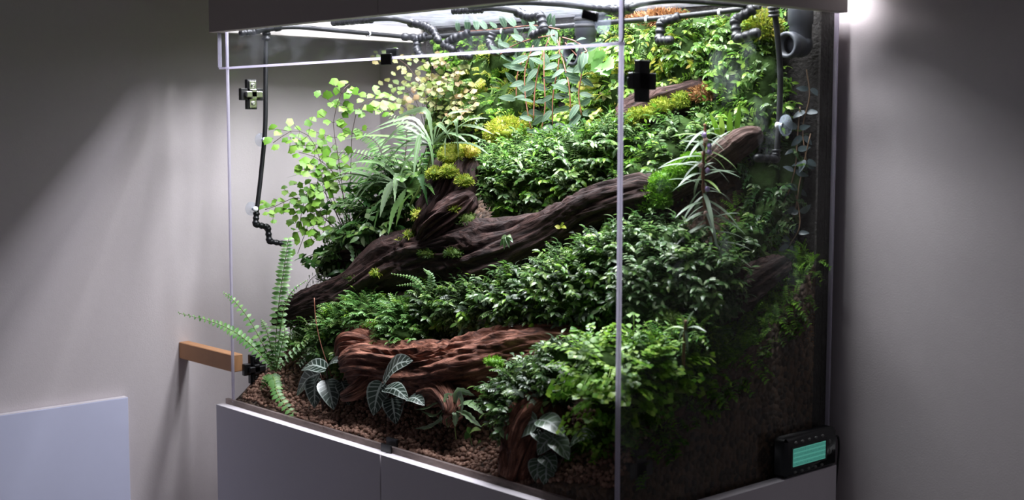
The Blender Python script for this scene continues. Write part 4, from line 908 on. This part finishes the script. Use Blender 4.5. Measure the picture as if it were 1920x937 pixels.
# ------------------------------------------------------------------ misting system and pipes
def hose(m, pts, r=.0042, n=40): m.tube(catmull(pts, n), r, 10)
def coupling(m, a, bpt, r=.0075):
    d = (bpt - a); L = d.length; M = frame(d, loc=a)
    m.lathe([(.4 * r, 0), (r * .85, 0), (r, .06 * L), (r, .2 * L), (r * .8, .24 * L), (r * .8, .4 * L), (r * .95, .44 * L), (r * .95, .56 * L), (r * .8, .6 * L), (r * .8, .76 * L), (r, .8 * L), (r, .94 * L), (r * .85, L), (.4 * r, L)], M, 14)
def nozzle_chain(parent, pts, r=.0072):
    """push-fit elbows joined end to end, the last piece the spray nozzle"""
    for i in range(len(pts) - 1):
        nm = 'spray_nozzle' if i == len(pts) - 2 else 'elbow'
        def f(m):
            coupling(m, pts[i], pts[i + 1], r * (.92 if nm == 'spray_nozzle' else 1))
            m.ball(Matrix.Translation(pts[i + 1]) @ Matrix.Diagonal((r * .88, r * .88, r * .88, 1)), 10, 8)
        one(nm, f, 'fitting', parent)
zl = LZ - .011
def PL(px, py): return PZ(px, py, zl)
def drop(*pp):
    """first point under the lid, the rest hanging at the same depth"""
    a = PL(*pp[0]); return [a] + [P(x, y, a.y - .004 * i) for i, (x, y) in enumerate(pp[1:])]
hl = thing('mist_hose', 'black misting hose hanging down inside the left glass', 'hose', PX(480, 400, .036))
one('tube', lambda m: hose(m, [PX(499, 62, .036), PX(498, 150, .036), PX(497, 240, .036), PX(489, 330, .036), PX(481, 398, .036)]), 'black_rubber', hl)
one('collar', lambda m: coupling(m, PX(499, 76, .036), PX(500, 50, .036), .008), 'fitting', hl)
nozzle_chain(hl, [PX(481, 398, .036), PX(479, 420, .037), PX(502, 426, .040), PX(505, 452, .042), PX(532, 457, .048)], .0062)
def cup(px, py, x, s, label, r=.0125):
    c = PX(px, py, x); t = thing('suction_cup', label, 'suction cup', c); d = Vector((s, 0, 0))
    one('disc', lambda m: m.lathe([(r, 0), (r * .97, .0018), (r * .75, .0035), (r * .45, .0055), (r * .35, .009), (0, .009)], frame(d, loc=c), 24), 'clear_cup', t)
    one('nub', lambda m: m.lathe([(.0032, .006), (.0032, .012), (.0048, .0125), (.0048, .016), (0, .016)], frame(d, loc=c), 14), 'tie', t)
cup(489, 262, XL + .0005, 1, 'clear suction cup holding the upper left hose')
cup(471, 391, XL + .0005, 1, 'clear suction cup holding the lower left hose')
hr = thing('mist_hose', 'black misting hose hanging down inside the right glass', 'hose', P(1456, 290, .40))
XRH = XR - g - .02
def PR(px, py): return PX(px, py, XRH)
one('tube', lambda m: hose(m, [PR(1452, 18), PR(1458, 70), PR(1463, 140), PR(1461, 220), PR(1456, 288)]), 'black_rubber', hr)
one('collar', lambda m: coupling(m, PR(1451, 32), PR(1450, 12), .0085), 'fitting', hr)
nozzle_chain(hr, [PR(1456, 280), PR(1455, 298), PR(1420, 296)], .0068)
cup(1474, 235, XR - g - .0005, -1, 'clear suction cup on the right glass beside the hose', .0155)
# overhead loop under the lid
oh = thing('mist_manifold', 'black overhead misting line running under the glass lid', 'hose', (.3, .3, zl - .006))
one('tube', lambda m: hose(m, [PX(512, 52, .045), PX(560, 51, .047), PX(640, 58, .05), PX(758, 69, .06)]), 'black_rubber', oh)
one('tee', lambda m: coupling(m, PX(476, 57, .037), PX(526, 50, .045), .0078), 'fitting', oh)
one('end_stop', lambda m: coupling(m, PX(450, 62, .036), PX(478, 59, .037), .0065), 'fitting', oh)
one('tube', lambda m: hose(m, [PL(695, 36), PL(735, 35), PL(772, 43)], .0042), 'black_rubber', oh)
for i in range(4): one('ribbed_coupling', lambda m: coupling(m, PL(624 + i * 18, 43 - i * 1.6), PL(644 + i * 18, 41.5 - i * 1.6), .0062), 'fitting', oh)
nozzle_chain(oh, drop((768, 43), (795, 48), (812, 57), (822, 76)), .0075)
for i in range(4): one('ribbed_coupling', lambda m: coupling(m, PL(848 + i * 14, 20 - i * .6), PL(863 + i * 14, 19.5 - i * .6), .0062), 'fitting', oh)
one('tube', lambda m: hose(m, [PL(903, 16), PL(935, 16), PL(970, 22)], .0042), 'black_rubber', oh)
nozzle_chain(oh, drop((968, 22), (992, 32), (1013, 29), (1020, 56), (1000, 66)), .0080)
one('tube', lambda m: hose(m, [PL(880, 13), PL(960, 5), PL(1040, 7), PL(1108, 15)], .0042), 'black_rubber', oh)
one('connector', lambda m: coupling(m, PL(1106, 15), PL(1142, 18), .0055), 'fitting', oh)
one('tee', lambda m: (coupling(m, PL(1138, 19), PL(1168, 17), .0078)), 'fitting', oh)
one('connector', lambda m: coupling(m, PL(1166, 20), PL(1184, 13), .0080), 'fitting', oh)
one('tube', lambda m: hose(m, [PL(1180, 14), PL(1215, 5), PL(1270, 1), PL(1340, 5), PL(1425, 12)], .0042), 'black_rubber', oh)
yb_ = .40
one('tube', lambda m: hose(m, [P(795, 72, yb_ - .01), P(850, 66, yb_), P(905, 62, yb_), P(960, 58, yb_), P(1080, 47, yb_), P(1165, 40, yb_), P(1260, 32, yb_), P(1350, 22, yb_), P(1425, 12, yb_)], .0045), 'black_rubber', oh)
for pts in ([P(800, 68, .39), P(782, 74, .385), P(782, 95, .38), P(792, 108, .375)], [P(880, 62, .395), P(852, 72, .385), P(832, 84, .38), P(848, 92, .375)], [P(925, 62, .395), P(918, 80, .39), P(928, 98, .385), P(958, 97, .375)], [P(862, 95, .40), P(866, 104, .385), P(880, 106, .375)],
            [P(1275, 32, .40), P(1240, 42, .385), P(1236, 76, .38), P(1256, 76, .37)], [P(1415, 16, .40), P(1378, 38, .385), P(1382, 72, .38), P(1418, 62, .37)]):
    nozzle_chain(oh, pts, .0085)
one('union', lambda m: coupling(m, PX(755, 69, .06), P(795, 71, .40), .0078), 'fitting', oh)
for px, py, y in ((690, 63, None), (942, 59, yb_), (1213, 36, yb_), (1350, 23, yb_)):
    c = PX(px, py, .054) if y is None else P(px, py, y); one('cable_tie', lambda m: m.lathe([(.0056, -.002), (.006, -.002), (.006, .002), (.0056, .002)], frame((1, .3, 0) if y else (-.3, 1, 0), loc=c), 12), 'tie', oh)
# clip with a clear disc on the front strip
cs = P(1128, 38, SY - .009); st_ = thing('strip_clip', 'black clip with a clear round pad on the top front strip', 'clip', cs)
one('pad', lambda m: m.lathe([(.013, 0), (.0125, .002), (.008, .004), (0, .005)], frame((0, -1, 0), loc=P(1131, 44, SY - .0075)), 24), 'clear_cup', st_)
one('lever', lambda m: m.box((-.014, -.004, -.006), (.011, .004, .006), Matrix.Translation(P(1108, 30, SY - .016)) @ Matrix.Rotation(.25, 4, 'Y'), .0015), 'black_plastic', st_)
# grey drain pipes
def elbow_pipe(label, top, corner, mouth, r, ribs):
    t = thing('drain_pipe', label, 'pipe', corner); d = (mouth - corner).normalized(); u = Vector((0, 0, 1))
    one('riser', lambda m: m.lathe([(r, 0), (r, (top - corner).length * .45), (r * 1.12, (top - corner).length * .47), (r * 1.12, (top - corner).length)], frame(top - corner, loc=corner), 28), 'pvc', t)
    path = [corner + u * r * .6, corner + d * .001, corner + d * r * .8 - u * r * .05, mouth]
    one('elbow', lambda m: (m.ball(Matrix.Translation(corner) @ Matrix.Diagonal((r * 1.12, r * 1.12, r * 1.12, 1)), 24, 16), m.lathe([(r * 1.05, 0), (r * 1.05, (mouth - corner).length * .55), (r * 1.16, (mouth - corner).length * .6), (r * 1.16, (mouth - corner).length), (r * .86, (mouth - corner).length), (r * .86, (mouth - corner).length * .3), (0, (mouth - corner).length * .3)], frame(d, loc=corner), 28)), 'pvc', t)
    one('bore', lambda m: m.lathe([(r * .85, (mouth - corner).length * .6), (r * .85, (mouth - corner).length * .32), (0, (mouth - corner).length * .31)], frame(d, loc=corner), 24), 'pvc_dark', t)
    for i in range(ribs): one('ring', lambda m: m.lathe([(r * 1.12, 0), (r * 1.2, .001), (r * 1.2, .005), (r * 1.12, .006)], frame(u, loc=top - u * (.01 + .011 * i)), 24), 'pvc_dark', t)
c = P(1500, 84, .435); elbow_pipe('grey plastic drain elbow at the top right back corner', V((c.x, c.y, LZ - .006)), c, c + (RT * -.75 - FW * .65 - Vector((0, 0, .1))).normalized() * .033, .0165, 0)
c = P(1098, 100, .395); elbow_pipe('grey plastic overflow pipe behind the trailing vine', V((c.x, c.y, LZ - .006)), c, c + (RT * -.75 - FW * .65 - Vector((0, 0, .15))).normalized() * .034, .0165, 2)
